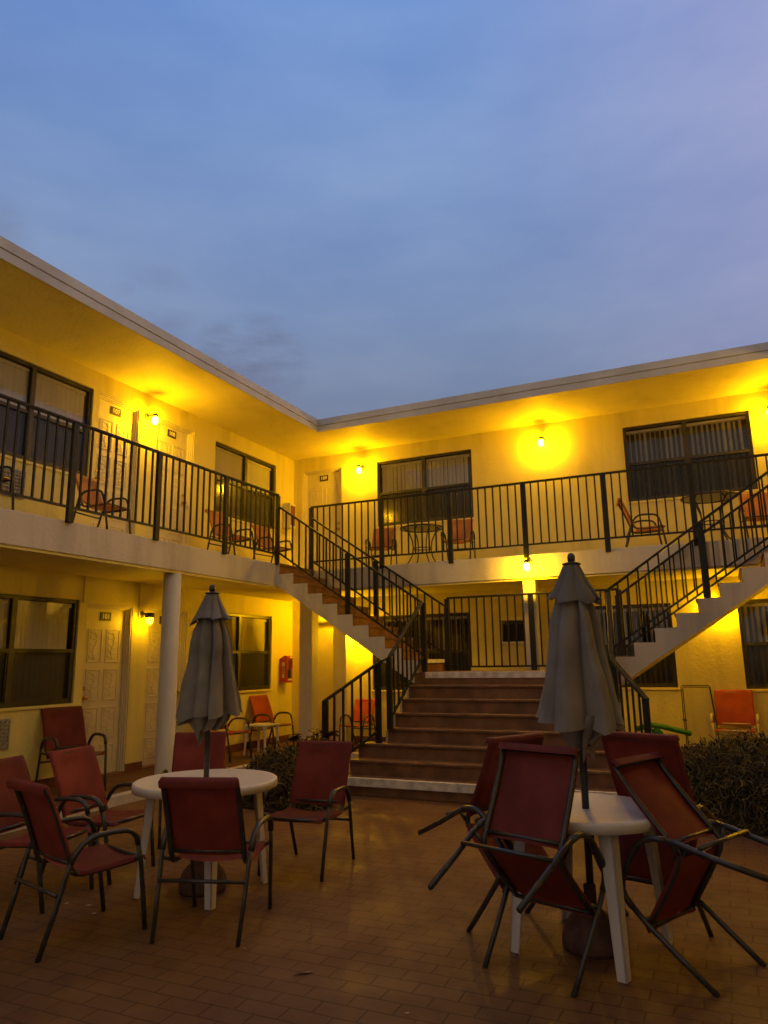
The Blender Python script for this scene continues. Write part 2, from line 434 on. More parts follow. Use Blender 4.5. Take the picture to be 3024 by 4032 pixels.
def make_window(w, P, flip=False, open_slats=False, tint=None):
    a, b_, c, d = w[:4]
    D = -.03
    ft = .045
    f = MB(True)
    f.box(P(a+.002,c+.002,D), P(a+ft,d-.002,D-.05)); f.box(P(b_-ft,c+.002,D), P(b_-.002,d-.002,D-.05))
    f.box(P(a+ft,d-ft,D), P(b_-ft,d-.002,D-.05)); f.box(P(a+ft,c+.002,D), P(b_-ft,c+ft,D-.05))
    mid = (a+b_)/2; zr = c + (d-c)*.5
    f.box(P(mid-.033,c+ft,D+.006), P(mid+.033,d-ft,D-.05))
    for u0, u1 in ((a+ft, mid-.033), (mid+.033, b_-ft)):
        f.box(P(u0,zr-.022,D+.004), P(u1,zr+.022,D-.045))
        f.box(P(u0,c+ft,D-.004), P(u0+.018,zr-.022,D-.03)); f.box(P(u1-.018,c+ft,D-.004), P(u1,zr-.022,D-.03))
        f.box(P(u0+.018,c+ft,D-.004), P(u1-.018,c+ft+.02,D-.03))
    win = f.build('window', M['frame'], bld)
    for u0, u1 in ((a+ft, mid-.033), (mid+.033, b_-ft)):
        g = MB(True); g.quad(P(u0,zr+.022,D-.025),P(u1,zr+.022,D-.025),P(u1,d-ft,D-.032),P(u0,d-ft,D-.032))
        g.build('pane', M['glass'], win, recalc=False)
        g = MB(True); g.quad(P(u0+.018,c+ft+.02,D-.02),P(u1-.018,c+ft+.02,D-.02),P(u1-.018,zr-.022,D-.02),P(u0+.018,zr-.022,D-.02))
        g.build('insect_screen', M['screen'], win, recalc=False)
    # vertical blinds, one set per window
    g = MB(True); bw, sp = .088, .078
    n = int((b_-a-.10)/sp); ang = math.radians(66 if open_slats else 20)
    for k in range(n):
        u = a + .06 + (k+.5)*sp + random.uniform(-.004,.004)
        if open_slats and abs(u-mid) < .05: continue
        an = ang + random.uniform(-.10,.10) * (1.6 if open_slats else 1)
        du, dd = math.cos(an)*bw/2, math.sin(an)*bw/2
        z1 = d-.10; z0 = c+.02
        pts = []
        for t in (-1,-.33,.33,1):     # a slightly curved slat
            cur = .006*(1-t*t)
            pts.append((u+du*t - math.sin(an)*cur, D-.075 + dd*t*.7 + math.cos(an)*cur))
        for (ua,da),(ub,db) in zip(pts, pts[1:]):
            g.quad(P(ua,z0,da),P(ub,z0,db),P(ub,z1,db),P(ua,z1,da))
    g.box(P(a+.05,d-.10,D-.055), P(b_-.05,d-.055,D-.12))
    g.build('blinds', M['blind'], win, recalc=False)
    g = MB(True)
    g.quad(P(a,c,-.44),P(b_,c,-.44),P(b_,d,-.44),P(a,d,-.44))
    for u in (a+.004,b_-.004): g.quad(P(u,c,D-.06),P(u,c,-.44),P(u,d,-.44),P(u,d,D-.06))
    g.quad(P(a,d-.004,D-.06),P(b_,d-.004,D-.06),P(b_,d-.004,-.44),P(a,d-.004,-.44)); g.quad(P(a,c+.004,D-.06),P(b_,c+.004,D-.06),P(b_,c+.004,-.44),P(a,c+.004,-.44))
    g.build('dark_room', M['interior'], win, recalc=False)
    g = MB(True); g.box(P(a-.02,c-.035,.001), P(b_+.02,c-.001,.025)); g.build('sill', M['wall'], win, bevel=.004)
    return win

def make_door(dr, P, flip=False, plain=False, knob_side=1):
    a, b_, c, d = dr[:4]; num = dr[4]
    fw = .055
    f = MB(True)                              # casing of three stepped strips
    for k, (o0, o1, dep) in enumerate(((0,.022,-.01),(.022,.04,-.035),(.04,fw,-.06))):
        f.box(P(a+o0,c,-DD+.002),P(a+o1,d-o0,dep)); f.box(P(b_-o1,c,-DD+.002),P(b_-o0,d-o0,dep)); f.box(P(a+o1,d-o1,-DD+.002),P(b_-o1,d-o0,dep))
    g = MB(True)
    u0, u1, z0, z1 = a+fw, b_-fw, c+.01, d-fw
    g.box(P(u0,z0,-DD+.003), P(u1,z1,-.095))
    w = u1-u0; h = z1-z0; face = -.095
    if not plain:
        rows = [(.045,.175),(.215,.40),(.44,.63),(.67,.875)]
        for (r0, r1) in rows:
            for s0, s1 in ((.11,.45),(.55,.89)):
                pa, pb = u0+w*s0, u0+w*s1; qa, qb = z0+h*r0, z0+h*r1
                e = .016
                for (x0,x1,y0,y1) in ((pa,pb,qa,qa+e),(pa,pb,qb-e,qb),(pa,pa+e,qa+e,qb-e),(pb-e,pb,qa+e,qb-e)):
                    g.box(P(x0,y0,face-.001), P(x1,y1,face+.009))
                i = .034                       # raised carved field
                g.box(P(pa+i,qa+i,face-.001), P(pb-i,qb-i,face+.004))
                # carved scrolls: a wavy stem with leaves on both sides
                cu, cz, hw_, hh = (pa+pb)/2, (qa+qb)/2, (pb-pa)/2-i-.006, (qb-qa)/2-i-.008
                nst = 9
                for k in range(nst):
                    t = -1+2*k/(nst-1); t2 = -1+2*(k+1)/(nst-1)
                    if k < nst-1:
                        g.bar(P(cu+hw_*.35*math.sin(t*3.3),cz+hh*t,face+.010),P(cu+hw_*.35*math.sin(t2*3.3),cz+hh*t2,face+.005),.012,.008,0,up=tuple(Vector(P(0,0,1))-Vector(P(0,0,0))))
                    sgn = 1 if k % 2 else -1
                    g.bar(P(cu+hw_*.3*math.sin(t*3.3),cz+hh*t*.9,face+.005),P(cu+sgn*hw_*.95,cz+hh*(t*.9+.12),face+.005),.022,.007,0,up=tuple(Vector(P(0,0,1))-Vector(P(0,0,0))))
    door = g.build('door', M['door'], bld, bevel=.002 if not plain else .003, segs=1)
    f.build('door_frame', M['door'], door, bevel=.002, segs=1)
    g = MB(True); g.box(P(a+.01,c-.018,-.12), P(b_-.01,c+.008,.012)); g.build('threshold', M['step'], door)
    if num:
        uc = (a+b_)/2; zc = z1-.10
        g = MB(True); g.box(P(uc-.092,zc-.057,face+.001), P(uc+.092,zc+.057,face+.012))
        pl = g.build('number_plate', M['plate'], door)
        pl['label'] = 'dark number plate reading ' + num
        door['label'] = 'cream panelled door numbered ' + num
        # digits are modelled into the plate mesh as raised white characters
        tx = seg_text(door, num, P, uc, zc, face+.0125, .068, flip)
        tx.name = 'door_number'
    ku = (u1-.055) if knob_side > 0 else (u0+.055); kz = z0+h*.46
    o = P(ku,kz,face); e1 = P(ku,kz,face+.05); e2 = P(ku,kz,face+.075)
    g = MB(True); g.tube([o,P(ku,kz,face+.01),P(ku,kz,face+.012),P(ku,kz,face+.04),P(ku,kz,face+.05),P(ku,kz,face+.07),e2],[.03,.03,.012,.012,.026,.027,.012],12)
    g.build('door_knob', M['brass'], door, smooth=False)
    g = MB(True); g.tube([P(ku,kz+.12,face),P(ku,kz+.12,face+.014)],.025,12)
    g.build('deadbolt', M['brass'], door)
    return door

for i, w in enumerate(winsL): make_window(w, PL)
for i, w in enumerate(winsB): make_window(w, PB, open_slats=i in (1,2,3,4))
for i, w in enumerate(winsR): make_window(w, PRt)
for dr in doorsL: make_door(dr, PL, knob_side=1 if dr[4] in ('108','102') else -1)
make_door(doorsB[0], PB, knob_side=1); make_door(doorsB[1], PB, plain=True, knob_side=-1)
for dr in doorsR: make_door(dr, PRt)

# air conditioner in the back wall: white sleeve, dark louvred face
g = MB(True); a,b_,c,d = AC
for bx in ((a-.03,a,c-.03,d+.03),(b_,b_+.03,c-.03,d+.03),(a,b_,d,d+.03),(a-.0,b_,c-.05,c)):
    g.box(PB(bx[0],bx[2],-.05), PB(bx[1],bx[3],.03))
ac = g.build('air_conditioner', M['door'], bld, bevel=.004)
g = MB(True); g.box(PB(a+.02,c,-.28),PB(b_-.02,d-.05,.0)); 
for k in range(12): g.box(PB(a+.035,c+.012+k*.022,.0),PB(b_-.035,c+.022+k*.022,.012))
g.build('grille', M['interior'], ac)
# wall vents under the windows by the left doors
for z0, z1, y1 in ((.53,.865,5.985),(3.42,3.76,5.9)):
    g = MB(True)
    g.box(PL(y1-.62,z0,.001),PL(y1,z1,.02))
    for k in range(7): g.box(PL(y1-.60,z0+.02+k*(z1-z0-.04)/7,.02),PL(y1-.02,z0+.036+k*(z1-z0-.04)/7,.035))
    for k in range(12): g.box(PL(y1-.60+k*.052,z0+.02,.02),PL(y1-.59+k*.052,z1-.02,.03))
    g.build('vent_grille', M['vent'], bld)
# thin conduit between the lower doors
g = MB(True); g.bar(PL(7.93,2.02,.012),PL(7.93,ZSB-.03,.012),.02,.02); g.bar(PL(6.93,2.25,.01),PL(6.93,ZSB-.03,.01),.015,.015)
g.build('conduit', M['wall'], bld)

# ------------------------------------------------------------------ small wall boxes
def red_cabinet():
    u0, u1, z0, z1 = 11.60, 11.80, 1.10, 1.56
    root = empty('extinguisher_cabinet', T(PL(11.71,1.1,.08)), 0, 'red fire extinguisher cabinet with white lettering on the wall near the corner', 'fire cabinet')
    g = MB(True)
    poly = [(.001,z0-.0),(.16,z0-.02),(.17,z1-.0),(.10,z1+.01),(.001,z1-.05)]
    vs = [(XW+d, u0, z) for d,z in poly] + [(XW+d, u1, z) for d,z in poly]; n = len(poly)
    g._add(vs, [tuple(range(n)), tuple(range(2*n-1,n-1,-1))] + [(i,(i+1)%n,n+(i+1)%n,n+i) for i in range(n)])
    g.build('case', M['red'], root, bevel=.004)
    g = MB(True); g.box(PL(u0+.03,z0+.06,.165),PL(u1-.03,z1-.05,.172)); g.build('front_pane', M['tableglass'], root)
    g = MB(True); g.box(PL(u0+.035,z0+.02,.1655),PL(u1-.035,z0+.05,.176)); g.box(PL(u0+.09,z1-.04,.168),PL(u1-.03,z1-.005,.176))
    g.build('label_strip', M['digit'], root)
    PS = lambda u, z, d: (XW + .085 + u, u0 - d, z)
    g = MB(True); g.box(PS(-.028,1.17,.0005),PS(.028,1.45,.002)); g.build('white_panel', M['digit'], root)
    seg_text(root, 'FIRE', PS, 0, 1.31, .0022, .055, mat='red', vertical=True)
red_cabinet()
root = empty('wall_cabinet', T(PL(11.72,4.0,.08)), 0, 'small cream wall cabinet with a recessed door by the upper corner', 'cabinet')
g = MB(True); g.box(PL(11.63,3.98,.001),PL(11.83,4.47,.17)); g.build('case', M['door'], root, bevel=.005)
g = MB(True); g.box(PL(11.655,4.04,.171),PL(11.805,4.42,.177)); g.build('cabinet_door', M['basetile'], root)

# ------------------------------------------------------------------ lamps
def wall_lamp(P, u, z, d0, label, group='yellow jar lamps on the motel walls', m='lamp', cap=1.0):
    root = empty('wall_lamp', T(P(u, z, d0)), 0, label, 'wall lamp', group)
    c = P(u, z, d0+.165); nrm = Vector(P(0,0,1)) - Vector(P(0,0,0))
    g = MB(True); g.tube([P(u,z+.07,d0+.001), P(u,z+.07,d0+.02)], .052, 16)
    g.tube([P(u,z+.07,d0+.02), P(u,z+.080,d0+.09), P(u,z+.075,d0+.165)], .016, 10)
    g.build('mounting_plate', M['lampmetal'], root)
    g = MB(True); g.lathe([(.018,.092),(.034*cap,.088),(.040*cap,.07),(.040*cap,.045-.03*(cap-1)),(.036*cap-.002,.040-.03*(cap-1))], c, 20)
    g.build('lamp_cap', M['lampmetal'], root)
    g = MB(True); g.lathe([(.034,.040),(.044,.02),(.047,-.02),(.042,-.05),(.027,-.07),(.008,-.076)], c, 20)
    g.build('lamp_glass', M[m], root, smooth=True)
    return root
wall_lamp(PL, 7.885, 5.01, 0, 'lit yellow wall lamp between doors 107 and 108')
wall_lamp(PB, -5.96, 5.01, 0, 'lit yellow wall lamp beside door 109 in the upper corner')
wall_lamp(PB, -2.484, 5.06, 0, 'lit yellow wall lamp alone on the upper wall between two windows')
wall_lamp(PB, .985, 5.04, 0, 'lit yellow wall lamp past the dark open blinds, at the photo edge')
wall_lamp(lambda u,z,d: (u, YE-d, z), -2.50, 2.78, 0, 'lit yellow lamp on the slab edge above the square column')
wall_lamp(PL, 7.975, 2.075, 0, 'lit yellow wall lamp between doors 101 and 102 on the ground floor', m='lampdim', cap=1.75)
wall_lamp(PB, -6.02, 1.88, 0, 'lit yellow lamp hidden behind the flight nearest the red cabinet')
wall_lamp(PB, -6.48, 2.42, 0, 'lit yellow lamp above the plain ground floor door')
wall_lamp(PB, .02, 2.16, 0, 'lit yellow lamp hidden under the flight nearest the white armed chair', m='lampmid')
wall_lamp(PRt, 8.6, 5.01, 0, 'lit yellow wall lamp upstairs on the wing outside the photo')
wall_lamp(PRt, 9.9, 2.1, 0, 'lit yellow wall lamp downstairs on the wing outside the photo')
wall_lamp(PRt, 2.4, 2.1, 0, 'lit yellow wall lamp nearest the photographer on the wing outside the photo', m='lampdim', cap=1.75)

# ------------------------------------------------------------------ staircase
stair = empty('staircase', T((XC, 9.0, -.076)), 0, 'wide red brown staircase splitting at a landing into two side flights', 'staircase')
ZL = 1.2845; R1 = .1667; GO = .2327; YN = 9.514
STL, STR = -3.94, -1.19
ZG = -.0763
def cstep(k): return YN - GO*k, ZL - R1*k          # nosing k (0 = landing)
g = MB(True)
for k in range(1, 8):
    y, z = cstep(k); yb = cstep(k-1)[0]
    xl, xr = (STL, STR) if k < 5 else (STL-.30, STR+.30)
    g.box((xl, y+.022, ZG), (xr, yb+.03, z-.03), 0)
    g.box((xl-.004, y, z-.03), (xr+.004, yb+.028, z), 0)
g.box((STL, YN+.003, ZL-R1-.03), (STR, YN+.0195, ZL-.0305))
st = g.build('central_flight', M['step'], stair, bevel=.006)
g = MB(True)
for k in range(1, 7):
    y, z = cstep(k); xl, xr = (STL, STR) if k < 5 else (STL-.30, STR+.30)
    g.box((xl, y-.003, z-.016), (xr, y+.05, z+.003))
g.build('worn_edge_highlights', M['wornhighlight'], stair, bevel=.002, segs=1)  # thin strips carry the painted highlight along each worn nosing
g = MB(True)
for sx, x in ((-1, STL-.034), (1, STR+.004)):
    for k in range(1, 5):
        y, z = cstep(k); yb = cstep(k-1)[0]
        g.box((x, y+.03, ZG), (x+.03, yb+.029, z-.035))
g.build('side_wall', M['white'], stair)
g = MB(True)
g.box((-3.877, YN+.02, ZL-.20), (-1.26, 10.585, ZL-.03), 1); g.box((-3.95, YN, ZL-.03), (-1.19, 10.59, ZL), 0)
g.box((STL+.02, YN+.022, ZG), (STR-.02, YN+.14, ZL-.2), 1)
g.build('landing', [M['step'], M['white']], stair, bevel=.004)
g = MB(True); g.box((-3.77, YN-.012, ZL-.078), (-1.40, YN-.001, ZL+.004)); g.box((-3.77, YN-.001, ZL+.0005), (-1.40, YN+.06, ZL+.004))
g.build('nosing_strip', M['nosing'], stair)
y, z = cstep(7)
g = MB(True); g.box((STL-.30, y-.012, z-.085), (STR+.30, y-.001, z+.004)); g.box((STL-.30, y-.001, z+.0005), (STR+.30, y+.05, z+.004))
g.build('nosing_strip', M['nosing'], stair)

RF = (Z2 - ZL)/10; GF = .257
def side_flight(sgn):
    """stepped concrete flight rising away from the landing; sgn -1 towards the left wing"""
    x0 = -3.877 if sgn < 0 else -1.26
    prof = []
    for k in range(10):
        x = x0 + sgn*GF*k
        prof.append((x, ZL + RF*k)); prof.append((x, ZL + RF*(k+1)))
    xe = XE+.002 if sgn < 0 else XER-.002
    prof.append((xe, Z2))
    prof.append((xe, Z2-.345))
    # soffit line parallel to the pitch
    def bot(x): return ZL + RF*abs(x-x0)/GF - .20
    prof.append((x0 + sgn*(Z2-.345-ZL+.20)/RF*GF, Z2-.345) if False else (xe, bot(xe)))
    if prof[-1][1] > prof[-2][1]-.0: prof.pop()
    xk = x0 + sgn*GF*(Z2-.345-(ZL-.20))/RF
    if abs(xk-x0) < abs(xe-x0): prof.append((xk, Z2-.345))
    prof.append((x0, bot(x0)))
    ya, yb = 9.53, 10.585
    g = MB(True); n = len(prof)
    vs = [(x, ya, z) for x, z in prof] + [(x, yb, z) for x, z in prof]
    g._add(vs, [tuple(range(n))], 1); g._add(vs, [tuple(range(2*n-1, n-1, -1))], 1)
    for i in range(n):
        j = (i+1) % n
        g._add([vs[i], vs[j], vs[n+j], vs[n+i]], [(0,1,2,3)], 0 if i < 20 else 1)
    bmo = g.build('side_flight', [M['step'], M['white']], stair)
    bm = bmesh.new(); bm.from_mesh(bmo.data); bmesh.ops.remove_doubles(bm, verts=bm.verts, dist=.0005)
    bmesh.ops.recalc_face_normals(bm, faces=bm.faces)
    bmesh.ops.triangulate(bm, faces=[f for f in bm.faces if len(f.verts) > 4]); bm.to_mesh(bmo.data); bm.free()
    # brown treads with a small overhang on top of each step
    g = MB(True)
    for k in range(10):
        x = x0 + sgn*GF*k; z = ZL + RF*(k+1)
        xx = x0 + sgn*GF*(k+1) if k < 9 else xe
        g.box((x - sgn*.018, ya+.004, z+.001), (xx, yb-.004, z+.004), 0)
        g.box((x - sgn*.018, ya+.004, z-.03), (x - sgn*.001, yb-.004, z+.001), 0)
    g.build('treads', M['step'], stair)
    g = MB(True); g.box((x0 - sgn*.024, ya+.06, ZL+RF-.045), (x0-sgn*.0185, yb-.06, ZL+RF+.006)); g.box((x0 - sgn*.0185, ya+.06, ZL+RF+.0045),(x0+sgn*.05,yb-.06,ZL+RF+.008))
    g.build('nosing_strip', M['nosing'], stair)
side_flight(-1); side_flight(1)

# ------------------------------------------------------------------ railings
_bal = {}
def vert_bar(name, root, x, y, z0, z1, w, d, rz=0):
    key = (name, round(z1-z0,3), w, d)
    if key not in _bal:
        g = MB(); h = z1-z0
        g.box((-w/2,-d/2,0),(w/2,d/2,h)); o = g.build(name, M['rail'], None, bevel=.003 if w > .03 else 0, segs=1)
        _bal[key] = o.data
    else:
        o = bpy.data.objects.new(name, _bal[key]); COL.objects.link(o)
    o.parent = root
    o.location = Vector((x,y,z0)) - Vector(root.location)
    o.rotation_euler = (0,0,rz)
    return o
def railing(name, label, group, p0, p1, posts, top, bot=.135, foot=0.0, sp=.122, cap_over=.0, post_end=None, cat='railing', postdrop=None):
    """p0, p1: base line (raw) that the rail follows; posts: parameters 0..1; heights raw above the base line"""
    a = Vector(T(p0)); b_ = Vector(T(p1)); top *= S; bot *= S; foot *= S
    root = empty(name, a, 0, label, cat, group)
    d = b_-a; rz = math.atan2(d.y, d.x); dh = Vector((d.x,d.y,0)).normalized()
    slope = d.z/max(1e-6, math.hypot(d.x,d.y))
    g = MB(); g.bar(a+Vector((0,0,top))-dh*cap_over, b_+Vector((0,0,top))+dh*cap_over+Vector((0,0,0)), .05, .026); g.build('top_rail', M['rail'], root, bevel=.004, segs=1)
    g = MB(); g.bar(a+Vector((0,0,bot)), b_+Vector((0,0,bot)), .026, .024); g.build('bottom_rail', M['rail'], root)
    L = math.hypot(d.x, d.y); pl = sorted(posts)
    for t in pl:
        p = a + d*t
        f = foot if postdrop is None else postdrop*S
        vert_bar('post', root, p.x, p.y, p.z+f, p.z+top-.010, .072, .042, rz)
    ts = sorted(set([0,1]+list(posts)))
    for t0, t1 in zip(ts, ts[1:]):
        n = max(1, round((t1-t0)*L/(sp*S)))
        for k in range(1, n):
            p = a + d*(t0+(t1-t0)*k/n)
            vert_bar('baluster', root, p.x, p.y, p.z+bot, p.z+top-.008, .0195, .0195, rz)
    return root
BG = 'railings along the upper walkway'; SG = 'railings of the staircase'
TOPB = 4.07 - Z2
ly = [9.528, 8.191, 6.813, 5.487, 4.16, 2.83, 1.5]
railing('balcony_railing', 'dark metal balcony railing along the wing with doors 107 and 108', BG, (XE+.02, 1.5, Z2), (XE+.02, 9.528, Z2), [(y-1.5)/(9.528-1.5) for y in ly], TOPB, .15, foot=-.02)
bx = [-6.246,-4.912,-3.724,-2.534,-1.355,-.19,1.0]
railing('balcony_railing', 'dark metal balcony railing along the back wing below door 109', BG, (-6.246, YE-.0, Z2), (1.08, YE-.0, Z2), [(x+6.246)/(1.08+6.246) for x in bx], TOPB, .15, foot=-.05)
railing('landing_railing', 'dark metal railing at the back of the stair landing', SG, (-3.80, 10.56, ZL), (-1.255, 10.56, ZL), [0,.51,1], 1.095, .06, foot=0)
# pitched railings of the side flights
def flight_rail(sgn, y, label):
    x0, x1 = (-3.80, -6.215) if sgn < 0 else (-1.27, 1.1)
    if sgn < 0: za, zb = 2.240, 3.873
    else: za, zb = 2.288, 3.873
    top = .94
    bt = top - .735
    if sgn < 0:
        tm = (5.0-3.80)/(6.215-3.80)
    else:
        tm = (1.27-.12)/(1.27+1.1)
    r = railing('stair_railing', label, SG, (x0, y, za-top), (x1, y, zb-top), [tm], top, bt, sp=.122, postdrop=.02)
    # newel at the foot, standing on the landing
    p = T((x0, y, ZL)); vert_bar('post', r, p[0], p[1], p[2]-.02, Tz(za)+.006, .07, .06)
    return r
flight_rail(-1, 9.56, 'sloping dark railing on the near side of the flight rising towards door 108')
flight_rail(-1, 10.54, 'sloping dark railing on the far side of the flight rising towards door 109')
flight_rail(1, 9.56, 'sloping dark railing on the near side of the flight above the hedge')
flight_rail(1, 10.54, 'sloping dark railing on the far side of the flight above the hedge')
# central flight: straight upper part, splayed lower part, each side
def central_rail(sgn, pts, label):
    (xa, ya, za), (xb, yb, zb), (xc, yc, zc), (xd, yd, zd) = pts
    top = .92
    root = railing('stair_railing', label, SG, (xa, ya, za-top), (xb, yb, zb-top), [], top, .16, sp=.12)
    a = Vector(T((xb,yb,zb))); k = round((YN-yb)/GO); 
    vert_bar('post', root, a.x, a.y, Tz(cstep(4)[1]), a.z-.005, .06, .06)
    c = Vector(T((xc,yc,zc))); d = Vector(T((xd,yd,zd)))
    vert_bar('post', root, c.x, c.y, Tz(cstep(5)[1]), c.z-.005, .065, .05)
    vert_bar('post', root, d.x, d.y, 0.0, d.z-.005, .065, .05)
    g = MB(); g.bar(a, c, .045, .024); g.bar(c-(d-c)*.01, d+(d-c).normalized()*.03, .055, .03); g.build('top_rail', M['rail'], root, bevel=.004, segs=1)
    lo = Vector((0,0,-.78)); g = MB(); g.bar(c+lo, d+lo, .03, .03); g.build('bottom_rail', M['rail'], root)
    n = 6 if sgn < 0 else 5
    for i in range(1, n):
        p = c.lerp(d, i/n)
        vert_bar('baluster', root, p.x, p.y, p.z-.78, p.z-.01, .022, .022)
    return root
central_rail(-1, [(-3.80,9.50,2.25),(-3.86,8.50,1.487),(-4.0,8.46,1.42),(-4.475,7.95,.986)], 'dark handrail of the wide central flight ending beside the coleus plant')
central_rail(1, [(-1.26,9.50,2.25),(-1.15,8.55,1.49),(-1.12,8.44,1.41),(-.775,8.0,1.037)], 'dark handrail of the wide central flight ending beside the green bag')

# ------------------------------------------------------------------ chairs
def side_path(h, s):
    f = [(.236,.286,0),(.244,.258,.20),(.252,.232,.37),(.257,.208,.46)]
    a = [(.257,.208,.46),(.260,.192,.505),(.262,.165,.535),(.262,.125,.549),(.262,.05,.553),(.262,-.03,.551),(.262,-.075,.543),(.261,-.115,.522),(.259,-.148,.485),(.256,-.175,.435)]
    r = [(.256,-.175,.435),(.252,-.195,.375),(.246,-.235,.22),(.236,-.304,0)]
    return [[(s*x,y,z) for x,y,z in p] for p in (f,a,r)]
BACK = [(.26,.376),(.13,.366),(0,.360),(-.09,.360),(-.125,.368),(-.145,.392),(-.162,.44),(-.20,.55),(-.25,.68),(-.293,.775),(-.318,.822)]
def make_chair(sling, metal, has_tag=True):
    root = empty('patio_chair', (0,0,0))
    bw = .211
    for s in (-1, 1):
        f, a, r = side_path(0, s)
        MB().tube(f, .0148, 8, flat=.85).build('leg', M[metal], root, smooth=True, local=True)
        MB().tube(r, .0148, 8, flat=.85).build('leg', M[metal], root, smooth=True, local=True)
        MB().tube(a, .0150, 8, flat=1.2).build('armrest', M[metal], root, smooth=True, local=True)
    fr = MB()
    for s in (-1, 1): fr.tube([(s*bw, y, z) for y, z in BACK], .0145, 8)
    fr.tube([(-bw,.262,.374),(bw,.262,.374)], .012, 8); fr.tube([(-bw,-.314,.815),(bw,-.314,.815)], .012, 8)
    fr.tube([(-bw,-.158,.425),(bw,-.158,.425)], .010, 8)
    for s in (-1, 1):      # brackets that tie the sling frame to the legs
        fr.tube([(s*bw,.21,.372),(s*.252,.222,.392)], .010, 6); fr.tube([(s*bw,-.13,.37),(s*.252,-.186,.395)], .010, 6)
    fr.build('sling_frame', M[metal], root, smooth=True, local=True)
    MB().tube([(-.246,-.236,.215+.075),(.246,-.236,.215+.075)], .0105, 8).build('crossbar', M[metal], root, smooth=True, local=True)
    def sheet(pts, sag, wrap=True):
        mb = MB(); vs = []; rows = len(pts)
        W = bw+.0165
        cols = [(-W,-.004),(-bw-.011,.011),(-bw,.0165)] + [(t*(bw-.03),None) for t in (-1,-.6,-.2,.2,.6,1)] + [(bw,.0165),(bw+.011,.011),(W,-.004)]
        for y, z, ny, nz in pts:
            L_ = math.hypot(ny, nz) or 1
            for x, off in cols:
                t = x/bw; o_ = (.0150 - (sag if z < .79 else 0)*(1-t*t)) if off is None else off
                vs.append((x, y+ny/L_*o_, z+nz/L_*o_))
        nc = len(cols)
        fs = [(j*nc+i, j*nc+i+1, (j+1)*nc+i+1, (j+1)*nc+i) for j in range(rows-1) for i in range(nc-1)]
        mb._add(vs, fs); return mb
    seat = [(.272,.360,1,.2),(.268,.374,.6,1),(.2,.373,0,1),(.1,.367,0,1),(0,.360,0,1),(-.08,.360,0,1),(-.112,.366,.2,1)]
    o = sheet(seat, .022).build('seat', M[sling], root, smooth=True, local=True, recalc=False)
    back = [(-.150,.405,.95,.3),(-.162,.44,.95,.3),(-.2,.55,.95,.3),(-.25,.68,.95,.35),(-.293,.775,.95,.42),(-.316,.818,.8,.6),(-.322,.826,0,1),(-.338,.818,-1,.2),(-.328,.790,-1,-.3)]
    o = sheet(back, .022).build('backrest', M[sling], root, smooth=True, local=True, recalc=False)
    if has_tag:
        MB().box((-.013,-.343,.793),(.013,-.337,.817)).build('tag', M['tagm'], root, local=True)
    return root

def place(o, x, y, yaw, z=0, k=1.0, tilt=0.0):
    if tilt:
        ff = .286
        # rotate forward about the line through the front feet
        mt = Matrix.Translation((x,y,z)) @ Matrix.Rotation(yaw,4,'Z') @ Matrix.Translation((0,ff,0)) @ Matrix.Rotation(-tilt,4,'X') @ Matrix.Translation((0,-ff,0))
        o.location = mt.to_translation(); o.rotation_euler = mt.to_euler()
    else:
        o.location = (x,y,z); o.rotation_euler = (0,0,yaw)
    o.scale = (k,k,k)
RED = make_chair('sling','chairmetal'); ORA = make_chair('slingo','chairmetal',False); RUST = make_chair('slingr','chairmetal',False); WH = make_chair('slingr','whitemetal',False)
first = {id(RED): True, id(ORA): True, id(RUST): True, id(WH): True}
def chair(proto, label, group, *a, **kw):
    if first[id(proto)]: o = proto; first[id(proto)] = False
    else: o = copy_tree(proto)
    place(o, *a, **kw); tag(o, label, 'chair', group); return o
GR = 'red sling chairs on the patio'; GT = 'chairs tipped against the square table'; GU = 'orange sling chairs on the upper walkway'; GW = 'chairs on the ground floor walkway'
chair(RED, 'red chair seen squarely from behind at the round table', GR, -2.772, 3.659, .301)
chair(RED, 'red chair seen from behind at an angle, nearest the camera on the round table side', GR, -3.403, 3.244, -.30)
chair(RED, 'red chair facing the camera between the round table and the stairs', GR, -2.875, 4.854, 3.243)
chair(RED, 'red chair turned sideways, its arm curving just beside the round table', GR, -4.218, 4.205, -1.471)
chair(RED, 'red chair cut off by the picture edge, behind the nearest chair', GR, -4.185, 3.595, -1.383)
chair(RED, 'red chair on the far side of the round table, umbrella pole in front of it', GR, -4.22, 5.24, 3.72)
chair(RED, 'red chair tipped forward, front one on the square table, its back to the camera', GT, -1.057, 3.329, -.319, tilt=.84)
chair(RED, 'rusty lit red chair tipped onto the square table beside the hedge', GT, .190, 3.865, 1.14, tilt=1.094)
chair(RED, 'red chair tipped behind the front one, nearest the stairs on the square table', GT, -1.557, 4.438, -2.053, tilt=.839)
chair(RED, 'red chair tipped on the far side of the square table behind the umbrella pole', GT, -.335, 4.87, 2.80, tilt=.80)
WZ = Tz(ZW)
chair(RED, 'dark red chair on the walkway in front of door 101', GW, -6.72, 6.20, -1.876, z=WZ, k=1.06)
chair(RUST, 'rust orange chair by the ground floor window near the red cabinet', GW, -6.79, 10.30, -1.713, z=WZ, k=.985)
chair(RUST, 'walkway chair mostly hidden behind the umbrella by the small white table', GW, -6.70, 8.97, -1.62, z=WZ, k=1.0)
chair(RUST, 'rust orange chair under the stairs seen through the railing', GW, -5.61, 11.06, -3.2, z=WZ, k=.87)
chair(WH, 'orange chair with white arms standing behind the hedge', None, .043, 11.06, 3.092, z=WZ, k=1.06)
UZ = Tz(Z2)
chair(ORA, 'orange chair upstairs in front of door 107', GU, -6.30, 6.0, -1.431, z=UZ, k=.86)
